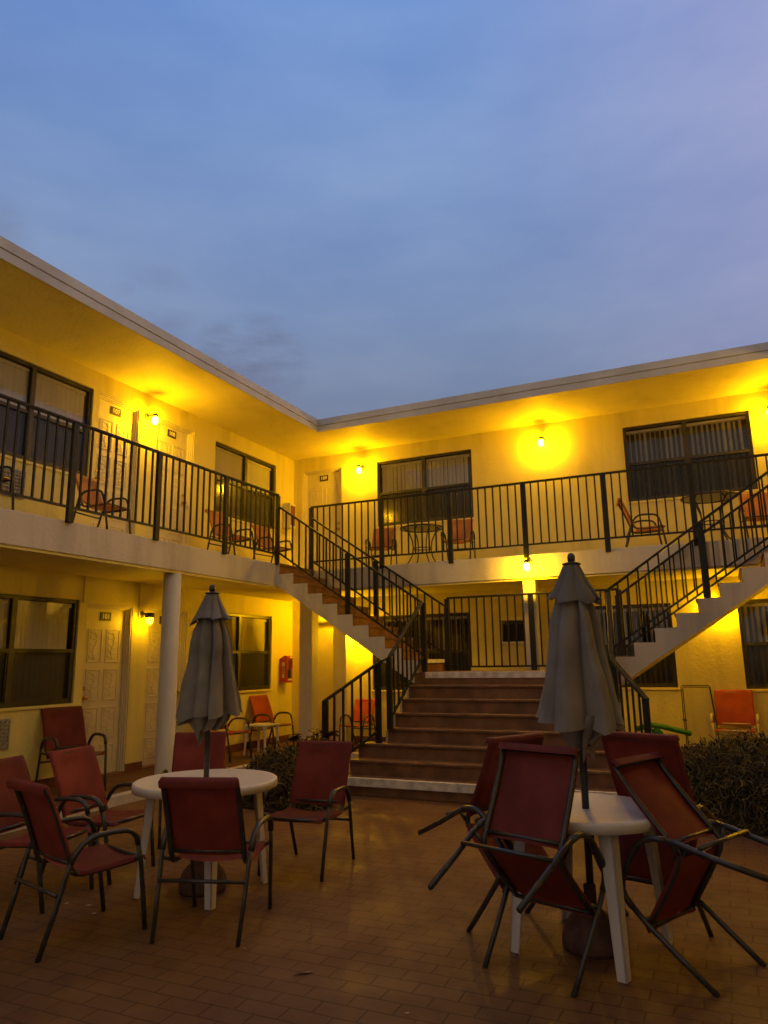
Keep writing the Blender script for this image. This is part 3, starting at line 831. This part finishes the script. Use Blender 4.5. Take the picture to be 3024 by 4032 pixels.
chair(ORA, 'upper floor chair cut by the picture edge below the big window', GU, -6.30, 4.45, -1.45, z=UZ, k=.88)
chair(ORA, 'orange chair upstairs past door 108, farther from the stairs of the pair', GU, -6.45, 8.62, -1.61, z=UZ, k=.96)
chair(ORA, 'orange chair upstairs at the head of the stairs', GU, -6.385, 9.639, -1.698, z=UZ, k=.884)
chair(ORA, 'orange chair upstairs between door 109 and the glass table', GU, -4.825, 10.40, 3.363, z=UZ, k=.834)
chair(ORA, 'orange chair upstairs between the glass table and the bare wall', GU, -3.548, 10.47, 3.30, z=UZ, k=.879)
chair(ORA, 'dark chair upstairs seen side on below the open blinds', GU, -.884, 10.93, -1.40, z=UZ, k=.97)
chair(ORA, 'orange chair upstairs cut by the picture edge beside a glass table', GU, .62, 10.72, 3.25, z=UZ, k=.9)

# ------------------------------------------------------------------ tables
def resin_table(label, loc, rz, r, h, n_exp, foot):
    root = empty('resin_table', (0,0,0))
    def outline(rr, n=48):
        out = []
        for k in range(n):
            a = 2*PI*k/n; c, s = math.cos(a), math.sin(a)
            rad = (abs(c)**n_exp + abs(s)**n_exp)**(-1/n_exp)
            out.append((rr*rad*c, rr*rad*s))
        return out
    g = MB(); prof = [(.0,h-.012),(.03,h-.0115),(r-.05,h-.006),(r-.03,h-.002),(r-.012,h),(r-.003,h-.006),(r,h-.016),(r-.002,h-.052),(r-.016,h-.055),(r-.016,h-.03),(.0,h-.03)]
    vs = []; fs = []; n = 48
    for rr, z in prof: vs += [(x,y,z) for x,y in outline(rr, n)]
    for i in range(len(prof)-1):
        for k in range(n): fs.append((i*n+k, i*n+(k+1)%n, (i+1)*n+(k+1)%n, (i+1)*n+k))
    g._add(vs, fs); top = g.build('tabletop', M['plastic'], root, smooth=True, local=True, recalc=False)
    for sx in (-1,1):
        for sy in (-1,1):
            g = MB(); tx, ty = sx*.245, sy*.245; fx, fy = sx*foot, sy*foot
            # L-section plastic leg: two tapering flanges
            for (ox, oy, wx, wy) in ((0,0,.062,.012),(0,0,.012,.062)):
                w0x, w0y = (wx, wy)
                vs = []
                for (cx, cy, z, kk) in ((tx,ty,h-.03,1.2),(fx,fy,0,.8)):
                    ax, ay = w0x*kk if w0x > .02 else w0x, w0y*kk if w0y > .02 else w0y
                    x0, x1 = sorted((cx+sx*.02, cx+sx*.02 - sx*ax)); y0, y1 = sorted((cy+sy*.02, cy+sy*.02 - sy*ay))
                    vs += [(x0,y0,z),(x1,y0,z),(x1,y1,z),(x0,y1,z)]
                g._add(vs, [(0,1,2,3),(7,6,5,4),(0,4,5,1),(1,5,6,2),(2,6,7,3),(3,7,4,0)])
            g.build('leg', M['plastic'], root, local=True, bevel=.003, segs=1)
    root.location = loc; root.rotation_euler = (0,0,rz)
    tag(root, label, 'table'); return root
resin_table('round white plastic table with a folded umbrella through it', (-3.245,4.14,0), .0, .475, .69, 2.0, .285)
resin_table('white plastic table with red chairs leaned on it from all sides', (-.756,4.12,0), -.27, .415, .68, 2.1, .285)
# small white side table on the walkway
root = empty('side_table', (-6.52,9.62,WZ), 0, 'small white plastic side table between two walkway chairs', 'side table')
g = MB(); g.box((-.20,-.20,.415),(.20,.20,.44)); g.build('tabletop', M['plastic'], root, bevel=.008, local=True)
for sx in (-1,1):
    for sy in (-1,1):
        g = MB(); a = (sx*.165, sy*.165); b2 = (sx*.185, sy*.185)
        g.tube([(a[0],a[1],.415),(a[0],a[1],.36),(b2[0],b2[1],0)],[.045,.026,.018],4); g.build('leg', M['plastic'], root, local=True)

def glass_table(label, loc, k=1.0):
    root = empty('glass_table', loc, 0, label, 'table', 'round glass tables on the upper walkway')
    r, h = .33*k, .60*k
    g = MB(); ringp = [(r*math.cos(a), r*math.sin(a), h) for a in [2*PI*i/36 for i in range(37)]]
    g.tube(ringp, .014, 8, cap=False); g.build('rim', M['chairmetal'], root, smooth=True, local=True)
    g = MB(); g.lathe([(r-.01,h-.004),(r-.01,h+.004)], (0,0,0), 36); g.build('glass_top', M['tableglass'], root, local=True)
    for q in range(4):
        a = PI/4 + q*PI/2; c, s = math.cos(a), math.sin(a)
        path = [(c*r*t, s*r*t, z*k) for t, z in ((.95,.595),(.86,.585),(.66,.52),(.50,.40),(.45,.28),(.52,.16),(.72,.05),(.92,.0))]
        g = MB(); g.tube(path, .011, 8); g.build('leg', M['chairmetal'], root, smooth=True, local=True)
    g = MB(); rr = r*.45; g.tube([(rr*math.cos(t), rr*math.sin(t), .28*k) for t in [2*PI*i/20 for i in range(21)]], .008, 6, cap=False)
    g.build('brace_ring', M['chairmetal'], root, smooth=True, local=True)
    return root
glass_table('round glass table upstairs between two orange chairs below the closed blinds', (-4.17,10.52,UZ), 1.02)
glass_table('round glass table upstairs below the dark open blinds', (.02,10.42,UZ), 1.06)

# ------------------------------------------------------------------ folded umbrellas
def umbrella(label, x, y, ztop, zhem, seed, rbot, lean=0.0):
    rnd = random.Random(seed)
    root = empty('patio_umbrella', (x,y,.05), 0, label, 'umbrella', 'folded grey umbrellas standing in the tables')
    MB().tube([(0,0,0.02),(0,0,ztop-.09)], .019, 12).build('pole', M['chairmetal'], root, smooth=True, local=True)
    L = lambda z: z-.05
    g = MB(); g.lathe([(.010,0),(.020,.004),(.023,.022),(.020,.042),(.009,.052)], (0,0,L(ztop-.062)), 16)
    g.lathe([(.05,0),(.054,.006),(.03,.014)], (0,0,L(ztop-.078)), 20)
    g.build('finial', M['chairmetal'], root, smooth=True, local=True)
    nr = 8; seg = 14; n = nr*seg
    amp = [rnd.uniform(.75,1.25) for _ in range(nr)]; ph = [rnd.uniform(-.10,.10) for _ in range(nr)]
    drop = [rnd.uniform(-.035,.06) for _ in range(nr)]; twist = rnd.uniform(.1,.3)
    def fold(th, sharp):
        q = (th/(2*PI)*nr) % nr; i = int(q) % nr; t = q-int(q)-.5
        # ribs at t=+-.5 stick out, cloth is tucked in between
        w = abs(t)*2
        return i, (w**sharp)*2-1
    def surface(name, prof, depth0, depth1, hem_var, tw, crumple=.010):
        """gathered cloth: each panel hangs flat from a rib and laps over the next one"""
        vs = []; fs = []
        pr = []                                     # denser rows
        for (r0, z0), (r1, z1) in zip(prof, prof[1:]):
            for q in range(3): pr.append((r0+(r1-r0)*q/3, z0+(z1-z0)*q/3))
        pr.append(prof[-1]); rows = len(pr)
        for j, (r, z) in enumerate(pr):
            t = j/(rows-1); dep = depth0+(depth1-depth0)*t
            for k in range(n):
                i0 = k//seg; fr = (k % seg)/(seg-1); i1 = (i0+1) % nr
                a = amp[i0]; e = fr*fr*(3-2*fr)
                out = 1+dep*a*(.30-.86*e+.22*math.sin(PI*fr))
                an = 2*PI*(i0/nr) + tw*t + ph[i0]*2*t + .10*math.sin(t*5+i0*2.3+seed)*t + (fr*(1+.42*dep*amp[i0])-.10*dep)*2*PI/nr
                rr = r*out
                p = Vector((rr*math.cos(an), rr*math.sin(an), z))
                nn = noise.noise(Vector((p.x*9+seed, p.y*9, p.z*3.2)))*1.0 + .5*noise.noise(Vector((p.x*24, p.y*24+seed, p.z*9)))
                rr += crumple*nn*(.35+t)
                dz = drop[i0]*(1-fr)+drop[i1]*fr
                zz = z + hem_var*(dz + .03*e*a)*(t**5)
                vs.append((rr*math.cos(an), rr*math.sin(an), zz))
        for j in range(rows-1):
            for k in range(n): fs.append((j*n+k, j*n+(k+1)%n, (j+1)*n+(k+1)%n, (j+1)*n+k))
        mb = MB(); mb._add(vs, fs)
        return mb.build(name, M['canvas'], root, smooth=True, local=True, recalc=False)
    H = ztop-.08; zs = lambda t: L(H + (zhem-H)*t)
    prof = [(.055,zs(.05)),(.072,zs(.14)),(.083,zs(.21)),(.092,zs(.25)),(.110,zs(.31)),(.122,zs(.38)),(.128,zs(.46)),(.131,zs(.54)),(.140,zs(.62)),(.152,zs(.72)),(.165,zs(.83)),(.176,zs(.93)),(rbot,zs(1.0))]
    surface('canopy', prof, .38, .78, 1.0, twist, .012)
    # inside hem, tucked back towards the pole
    prof2 = [(rbot*.70,zs(.93)),(rbot*.60,zs(1.0)),(rbot*.47,zs(1.05)),(rbot*.36,zs(1.09)),(rbot*.27,zs(1.13))]
    surface('inner_folds', prof2, .8, 1.0, 2.2, -.35)
    vprof = [(.040,zs(-.004)),(.050,zs(.015)),(.066,zs(.06)),(.085,zs(.115)),(.108,zs(.17)),(.130,zs(.222)),(.136,zs(.235))]
    amp = [a*.8+.2 for a in amp]; 
    surface('vent_flap', vprof, .05, .40, .8, .1)
    return root
umbrella('folded grey umbrella standing in the round white table', -3.245, 4.14, 2.008, 1.07, 3, .182)
u2 = umbrella('folded grey umbrella among the chairs tipped on the square table', -.750, 4.12, 2.045, 1.09, 11, .186)
u2.rotation_euler = (0, math.radians(1.0), 1.2)
def weight(label, x, y):
    g = MB(); g.lathe([(.150,0),(.155,.02),(.152,.06),(.136,.11),(.10,.155),(.06,.18),(.04,.20)], (0,0,0), 28); g.lathe([(.032,.20),(.032,.30),(.026,.305)], (0,0,0), 16)
    o = g.build('umbrella_base', M['base'], None, smooth=True); o.location = (x,y,.0); tag(o, label, 'umbrella base', 'domed umbrella weights'); return o
weight('domed reddish umbrella weight under the round table', -3.245, 4.14)
weight('domed reddish umbrella weight under the square table', -.752, 4.12)

# ------------------------------------------------------------------ plants
def mound(name, label, c, rx, ry, h, n, leafmat, blade=(.10,.022), seed=1, tendrils=0, cat='shrub', box=.0):
    rnd = random.Random(seed); root = empty(name, (c[0],c[1],c[2]), 0, label, cat)
    def surf(u, v):
        # squashed dome whose flanks are nearly upright
        th = u*2*PI; e = v
        rr = (1-e**3.2)**.5 if e < 1 else 0
        lump = 1 + .10*math.sin(3*th+seed)+.07*math.sin(7*th+2*seed+e*5)
        return Vector((rx*rr*math.cos(th)*lump, ry*rr*math.sin(th)*lump, h*e*(1+.10*math.sin(5*th+seed*2)+.06*math.sin(11*th))))
    core = MB(); vs = []; nu, nv = 40, 10
    for j in range(nv):
        for i in range(nu): vs.append(surf(i/nu, j/(nv-1)*.995)*.90)
    core._add(vs, [(j*nu+i, j*nu+(i+1)%nu, (j+1)*nu+(i+1)%nu, (j+1)*nu+i) for j in range(nv-1) for i in range(nu)]+[tuple((nv-1)*nu+i for i in range(nu))])
    core.build('inner_growth', M['hedge'], root, smooth=True, local=True)
    g = MB()
    for _ in range(n):
        u = rnd.random(); v = rnd.random()**.8; p = surf(u, v)*rnd.uniform(.84,1.05)
        out = Vector((p.x/rx/rx, p.y/ry/ry, p.z/h/h*.5+.05)).normalized()
        d = (out*.6 + Vector((rnd.uniform(-1,1),rnd.uniform(-1,1),rnd.uniform(-.7,.7)))).normalized()
        s = d.cross(Vector((0,0,1)));  s = s.normalized() if s.length > .01 else Vector((1,0,0))
        s = (s + out*rnd.uniform(-.7,.7)).normalized()
        Ln = blade[0]*rnd.uniform(.6,1.5); w = blade[1]*rnd.uniform(.7,1.3); up = Vector((0,0,1))
        q0 = p; q1 = p + d*Ln*.5 + up*Ln*.12; q2 = p + d*Ln - up*Ln*rnd.uniform(.1,.5)
        g._add([q0-s*w*.3, q0+s*w*.3, q1+s*w*.5, q1-s*w*.5, q2], [(0,1,2,3),(3,2,4)])
    g.build('foliage', leafmat, root, local=True, recalc=False)
    if tendrils:
        g = MB()
        for _ in range(tendrils):
            u = rnd.random(); v = rnd.random()**.9*.97; p = surf(u, v)*1.02
            d = Vector((rnd.uniform(-1,1),rnd.uniform(-1,1),rnd.uniform(-1,.5))).normalized()
            path = [p]; 
            for k in range(5):
                d = (d + Vector((rnd.uniform(-1,1),rnd.uniform(-1,1),rnd.uniform(-1,.7)))*.75).normalized()
                path.append(path[-1] + d*rnd.uniform(.018,.04))
            # keep it close to the surface
            g.tube(path, rnd.uniform(.002,.0036), 3, cap=False)
        g.build('stems', M['tendril'], root, local=True, recalc=False)
    return root
mound('hedge', 'wide dark hedge with wiry pale stems beside the square table', (.26,7.62,0), .92, .62, .66, 9000, M['hedge'], (.07,.018), 5, 3200, 'hedge')
mound('shrub', 'dark tangled shrub between the round table and the stairs', (-4.42,6.95,0), .40, .42, .50, 3800, M['hedge'], (.07,.018), 9, 1300)
mound('shrub', 'low dark shrub tucked against the foot of the stairs', (-4.05,6.75,0), .28, .26, .26, 1500, M['hedge'], (.07,.018), 13, 500)
def coleus(label, c, n, h, seed, r=.2):
    rnd = random.Random(seed); root = empty('coleus_plant', c, 0, label, 'plant', 'broad leaved purple plants by the stairs')
    g = MB(); st = MB()
    for i in range(n):
        a = rnd.uniform(0,2*PI); rad = r*rnd.random()**.6; z = h*rnd.uniform(.45,1.0)
        b0 = Vector((rad*.4*math.cos(a),rad*.4*math.sin(a),0)); p = Vector((rad*math.cos(a),rad*math.sin(a),z))
        if i % 3 == 0: st.tube([b0,(b0+p)/2+Vector((0,0,.03)),p],.005,5)
        d = Vector((math.cos(a+rnd.uniform(-.6,.6)),math.sin(a+rnd.uniform(-.6,.6)),rnd.uniform(-.3,.35))).normalized()
        s = d.cross(Vector((0,0,1))).normalized(); Ln = rnd.uniform(.09,.16); w = Ln*.42; up = s.cross(d)
        pts = [p, p+d*Ln*.3+s*w+up*.012, p+d*Ln*.65+s*w*.8+up*.01, p+d*Ln-up*.025, p+d*Ln*.65-s*w*.8+up*.01, p+d*Ln*.3-s*w+up*.012, p+d*Ln*.45-up*.004]
        g._add(pts, [(0,1,6),(1,2,6),(2,3,6),(3,4,6),(4,5,6),(5,0,6)])
    g.build('foliage', M['coleus'], root, local=True, recalc=False); st.build('stem', M['hedge'], root, local=True)
    return root
coleus('purple broad leaved plant standing over the shrub by the handrail', (-4.36,7.48,0), 110, .66, 4, .20)
coleus('purple broad leaved plant hugging the lowest steps', (-4.42,7.75,0), 34, .30, 8, .14)
# bare earth beds under the planting
g = MB(); g.prism([(XE*S+.02,6.3),(-4.12,6.3),(-4.12,7.55),(-4.6,8.6),(XE*S+.02,8.6)],.001,.02)
g.v = [v for v in g.v]
bed = MB(); bed.prism([(-4.95,6.55),(-4.06,6.35),(-4.06,7.42),(-4.95,8.3)],.001,.022)
tag(bed.build('planting_bed', M['soil']), 'bare soil bed beside the stairs', 'bed', kind='structure')
bed = MB(); bed.prism([(-.70,7.0),(XER*S,7.0),(XER*S,8.35),(-.70,8.35)],.001,.022)
tag(bed.build('planting_bed', M['soil']), 'bare soil bed under the hedge', 'bed', kind='structure')

# ------------------------------------------------------------------ clutter by the right wall
root = empty('folding_rack', (-.40,11.15,WZ), 0, 'empty metal rack frame leaning on the wall beside the orange chair', 'rack')
for off, nm in ((0,'outer_frame'),(.022,'inner_frame')):
    g = MB(); x0, x1 = -.196+off*.9, .17-off*.3; zt = .955-off
    g.tube([(x0+.02,-.10+off,0),(x0,.02+off,.45),(x0-.004,.10+off,zt-.02),(x0+.01,.105+off,zt),(x1-.01,.105+off,zt),(x1+.004,.10+off,zt-.02),(x1+.045,.02+off,.45),(x1+.07,-.10+off,0)], .007, 7)
    g.build(nm, M['rackmetal'], root, local=True, smooth=True)
g = MB(); g.tube([(-.215,.03,.50),(-.16,.03,.49)], .012, 8); g.build('clip', M['rackmetal'], root, local=True)
g = MB(); g.tube([(-1.16,10.62,.50),(-1.0,10.72,.545),(-.86,10.80,.52),(-.70,10.88,.475),(-.52,10.98,.42)], .035, 12)
tag(g.build('foam_tube', M['hose'], None, smooth=True), 'green foam tube lying across the bucket towards the rack', 'foam tube')
def blob(name, label, cat, c, rx, ry, rz, m, seed):
    rnd = random.Random(seed); vs = []; nu, nv = 18, 10; g = MB()
    for j in range(nv):
        ph = PI*(j+.5)/nv
        for i in range(nu):
            th = 2*PI*i/nu; k = 1+.22*math.sin(3*th+j*1.3+seed)+.14*math.sin(5*th-j*.9)+rnd.uniform(-.06,.06)
            vs.append((c[0]+rx*math.sin(ph)*math.cos(th)*k, c[1]+ry*math.sin(ph)*math.sin(th)*k, c[2]+rz*math.cos(ph)))
    g._add(vs, [(j*nu+i, j*nu+(i+1)%nu, (j+1)*nu+(i+1)%nu, (j+1)*nu+i) for j in range(nv-1) for i in range(nu)]+[tuple(range(nu)),tuple((nv-1)*nu+i for i in range(nu))])
    return tag(g.build(name, m, None, smooth=True), label, cat)
blob('plastic_bag', 'crumpled green plastic bag hanging beside the handrail post', 'bag', (-.90,10.35,.40), .10, .09, .14, M['bag'], 3)
root = empty('bucket', (-.78,10.02,.02), 0, 'cream plastic bucket standing behind the hedge', 'bucket')
g = MB(); g.lathe([(.085,0),(.098,.20),(.106,.27),(.112,.275),(.112,.285),(.102,.285),(.094,.20),(.08,.012),(.004,.012)], (0,0,0), 24); g.build('pail', M['bucket'], root, smooth=True, local=True)
g = MB(); g.tube([(.11*math.cos(t), -.11*abs(math.sin(t))*.6-.05*0, .27-.10*math.sin(t)) for t in [PI*i/12 for i in range(13)]], .004, 6); g.build('handle', M['rackmetal'], root, local=True)
g = MB(); g.bar((-.90,9.86,.022),(-.955,9.98,.44),.075,.014); tag(g.build('wood_slat', M['bucket']), 'pale slat leaning against the bucket and the bag', 'slat')
# litter on the paving
rnd = random.Random(4)
g = MB(); g._add([(-2.0,3.24,.008),(-1.975,3.255,.013),(-1.94,3.285,.007),(-1.92,3.31,.010),(-1.95,3.305,.004),(-1.98,3.28,.003)], [(0,1,2,5),(5,2,3,4)])
tag(g.build('leaf', M['leafdry'], recalc=False), 'curled dry leaf lying on the open paving in front', 'leaf')
for (x, y, s_) in ((-3.70,3.62,.022),(-3.55,3.52,.018),(-3.86,3.60,.02),(-2.40,3.42,.010),(-1.35,3.1,.012)):
    g = MB(); a = rnd.uniform(0,3); vs = [(x+s_*math.cos(a+t)*k, y+s_*math.sin(a+t)*k, .004+.004*rnd.random()) for t, k in ((0,1),(1.4,.6),(2.9,1.1),(4.6,.5))]
    g._add(vs, [(0,1,2,3)]); tag(g.build('paper_scrap', M['paper'], recalc=False), 'tiny pale scrap on the brick paving', 'litter', 'tiny scraps on the paving')

# ------------------------------------------------------------------ world, dusk light
w = bpy.data.worlds.new('World'); scene.world = w; w.use_nodes = True
nt = w.node_tree; bg = nt.nodes['Background']
tc = N(nt, 'ShaderNodeTexCoord'); sx = N(nt, 'ShaderNodeSeparateXYZ'); nt.links.new(tc.outputs['Generated'], sx.inputs[0])
# rough elevation ramp of a blue dusk
r = ramp(nt, sx.outputs['Z'], [(0.0,(.12,.15,.24)),(.22,(.160,.196,.295)),(.33,(.176,.222,.345)),(.45,(.205,.285,.475)),(.58,(.195,.300,.555)),(.74,(.150,.275,.61)),(1.0,(.04,.08,.20))])
# violet cast over to the right
dp = N(nt, 'ShaderNodeVectorMath', operation='DOT_PRODUCT'); dp.inputs[1].default_value = (.62,.62,.48); nt.links.new(tc.outputs['Generated'], dp.inputs[0])
mr = N(nt, 'ShaderNodeMapRange'); mr.interpolation_type = 'SMOOTHSTEP'; mr.inputs[1].default_value = .58; mr.inputs[2].default_value = .98; mr.inputs[3].default_value = 0; mr.inputs[4].default_value = .70
nt.links.new(dp.outputs['Value'], mr.inputs[0])
m1 = N(nt, 'ShaderNodeMix', data_type='RGBA'); nt.links.new(mr.outputs[0], m1.inputs[0]); nt.links.new(r.outputs[0], m1.inputs[6]); m1.inputs[7].default_value = (.365,.355,.60,1)
# thin high cloud
mp = N(nt, 'ShaderNodeMapping'); mp.inputs['Scale'].default_value = (1.1,1.1,3.2); nt.links.new(tc.outputs['Generated'], mp.inputs['Vector'])
n1 = N(nt, 'ShaderNodeTexNoise', Scale=2.1, Detail=7, Roughness=.55); nt.links.new(mp.outputs[0], n1.inputs['Vector'])
r2 = ramp(nt, n1.outputs['Fac'], [(.34,(.84,.88,.94)),(.50,(1,1,1)),(.68,(1.22,1.15,1.06))])
m2 = N(nt, 'ShaderNodeMix', data_type='RGBA', blend_type='MULTIPLY'); m2.inputs[0].default_value = 1; nt.links.new(m1.outputs[2], m2.inputs[6]); nt.links.new(r2.outputs[0], m2.inputs[7])
# a few small dark cloud scraps low above the roofs
n2 = N(nt, 'ShaderNodeTexNoise', Scale=6.5, Detail=6, Roughness=.6); nt.links.new(mp.outputs[0], n2.inputs['Vector'])
r3 = ramp(nt, n2.outputs['Fac'], [(.38,(0,0,0)),(.62,(1,1,1))])
acc = None
for d, c0, c1, amt in (((-.5494,.7344,.3985),.9980,.9997,.68),((-.525,.757,.392),.9986,.9998,.55),((-.6165,.6481,.4471),.9980,.9997,.34),((-.7259,.4866,.4855),.9975,.9997,.35)):
    dd = N(nt, 'ShaderNodeVectorMath', operation='DOT_PRODUCT'); dd.inputs[1].default_value = d
    nv = N(nt, 'ShaderNodeVectorMath', operation='NORMALIZE'); nt.links.new(tc.outputs['Generated'], nv.inputs[0]); nt.links.new(nv.outputs[0], dd.inputs[0])
    q = N(nt, 'ShaderNodeMapRange'); q.interpolation_type = 'SMOOTHSTEP'
    for k_, v_ in ((1,c0),(2,c1),(3,0),(4,amt)): q.inputs[k_].default_value = v_
    nt.links.new(dd.outputs['Value'], q.inputs[0])
    if acc is None: acc = q.outputs[0]
    else:
        mxx = N(nt, 'ShaderNodeMath', operation='MAXIMUM'); nt.links.new(acc, mxx.inputs[0]); nt.links.new(q.outputs[0], mxx.inputs[1]); acc = mxx.outputs[0]
mul = N(nt, 'ShaderNodeMath', operation='MULTIPLY'); nt.links.new(r3.outputs[0], mul.inputs[0]); nt.links.new(acc, mul.inputs[1])
m3 = N(nt, 'ShaderNodeMix', data_type='RGBA'); nt.links.new(mul.outputs[0], m3.inputs[0]); nt.links.new(m2.outputs[2], m3.inputs[6]); m3.inputs[7].default_value = (.13,.145,.235,1)
# physical sky with the sun just under the horizon adds the last daylight
sky = N(nt, 'ShaderNodeTexSky'); sky.sky_type = 'NISHITA'; sky.sun_disc = False; sky.sun_elevation = math.radians(-4); sky.sun_rotation = math.radians(55)
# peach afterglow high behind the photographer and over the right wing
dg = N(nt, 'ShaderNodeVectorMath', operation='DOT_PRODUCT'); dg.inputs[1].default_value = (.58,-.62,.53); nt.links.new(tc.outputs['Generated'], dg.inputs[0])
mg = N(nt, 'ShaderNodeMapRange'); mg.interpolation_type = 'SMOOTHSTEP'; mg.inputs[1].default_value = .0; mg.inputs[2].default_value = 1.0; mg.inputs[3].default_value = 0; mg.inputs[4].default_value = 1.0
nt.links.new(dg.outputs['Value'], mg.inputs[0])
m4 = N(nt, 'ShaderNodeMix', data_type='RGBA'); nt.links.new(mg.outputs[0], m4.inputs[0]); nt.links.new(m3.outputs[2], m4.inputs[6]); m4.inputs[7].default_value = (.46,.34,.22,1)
sc_ = N(nt, 'ShaderNodeMix', data_type='RGBA', blend_type='ADD'); sc_.inputs[0].default_value = .05
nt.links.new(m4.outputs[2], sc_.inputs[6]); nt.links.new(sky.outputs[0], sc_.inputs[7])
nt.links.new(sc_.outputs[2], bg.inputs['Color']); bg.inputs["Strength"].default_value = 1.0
sun = bpy.data.lights.new('dusk_sun', 'SUN'); sun.energy = .03; sun.angle = math.radians(60); sun.color = (1,.85,.8)
so = bpy.data.objects.new('dusk_sun', sun); COL.objects.link(so); so.rotation_euler = (math.radians(62), 0, math.radians(125))

# ------------------------------------------------------------------ camera (solved from the photograph's vanishing lines)
cam = bpy.data.cameras.new('camera'); co = bpy.data.objects.new('camera', cam); COL.objects.link(co)
Rr = [(0.9075236583893161, 0.4197291134485348, -0.015108963808907127), (0.0981068655097334, -0.1768702749952647, 0.9793323995268177), (-0.4083819932410425, 0.8902496150781568, 0.20169226670764204)]
mw = Matrix.Identity(4)
for i in range(3):
    mw[i][0] = Rr[0][i]; mw[i][1] = Rr[1][i]; mw[i][2] = -Rr[2][i]
mw.translation = (0,0,1.45)
co.matrix_world = mw
cam.sensor_fit = 'HORIZONTAL'; cam.sensor_width = 36; cam.lens = 36*2843.65/3024; cam.clip_end = 500; cam.clip_start = .05
scene.camera = co

scene.render.engine = 'CYCLES'
scene.cycles.use_denoising = True
scene.cycles.max_bounces = 8; scene.cycles.diffuse_bounces = 4; scene.cycles.glossy_bounces = 3; scene.cycles.transparent_max_bounces = 10
scene.cycles.sample_clamp_indirect = 6
scene.cycles.caustics_reflective = False; scene.cycles.caustics_refractive = False
scene.view_settings.view_transform = 'Standard'; scene.view_settings.look = 'None'; scene.view_settings.exposure = 0; scene.view_settings.gamma = 1
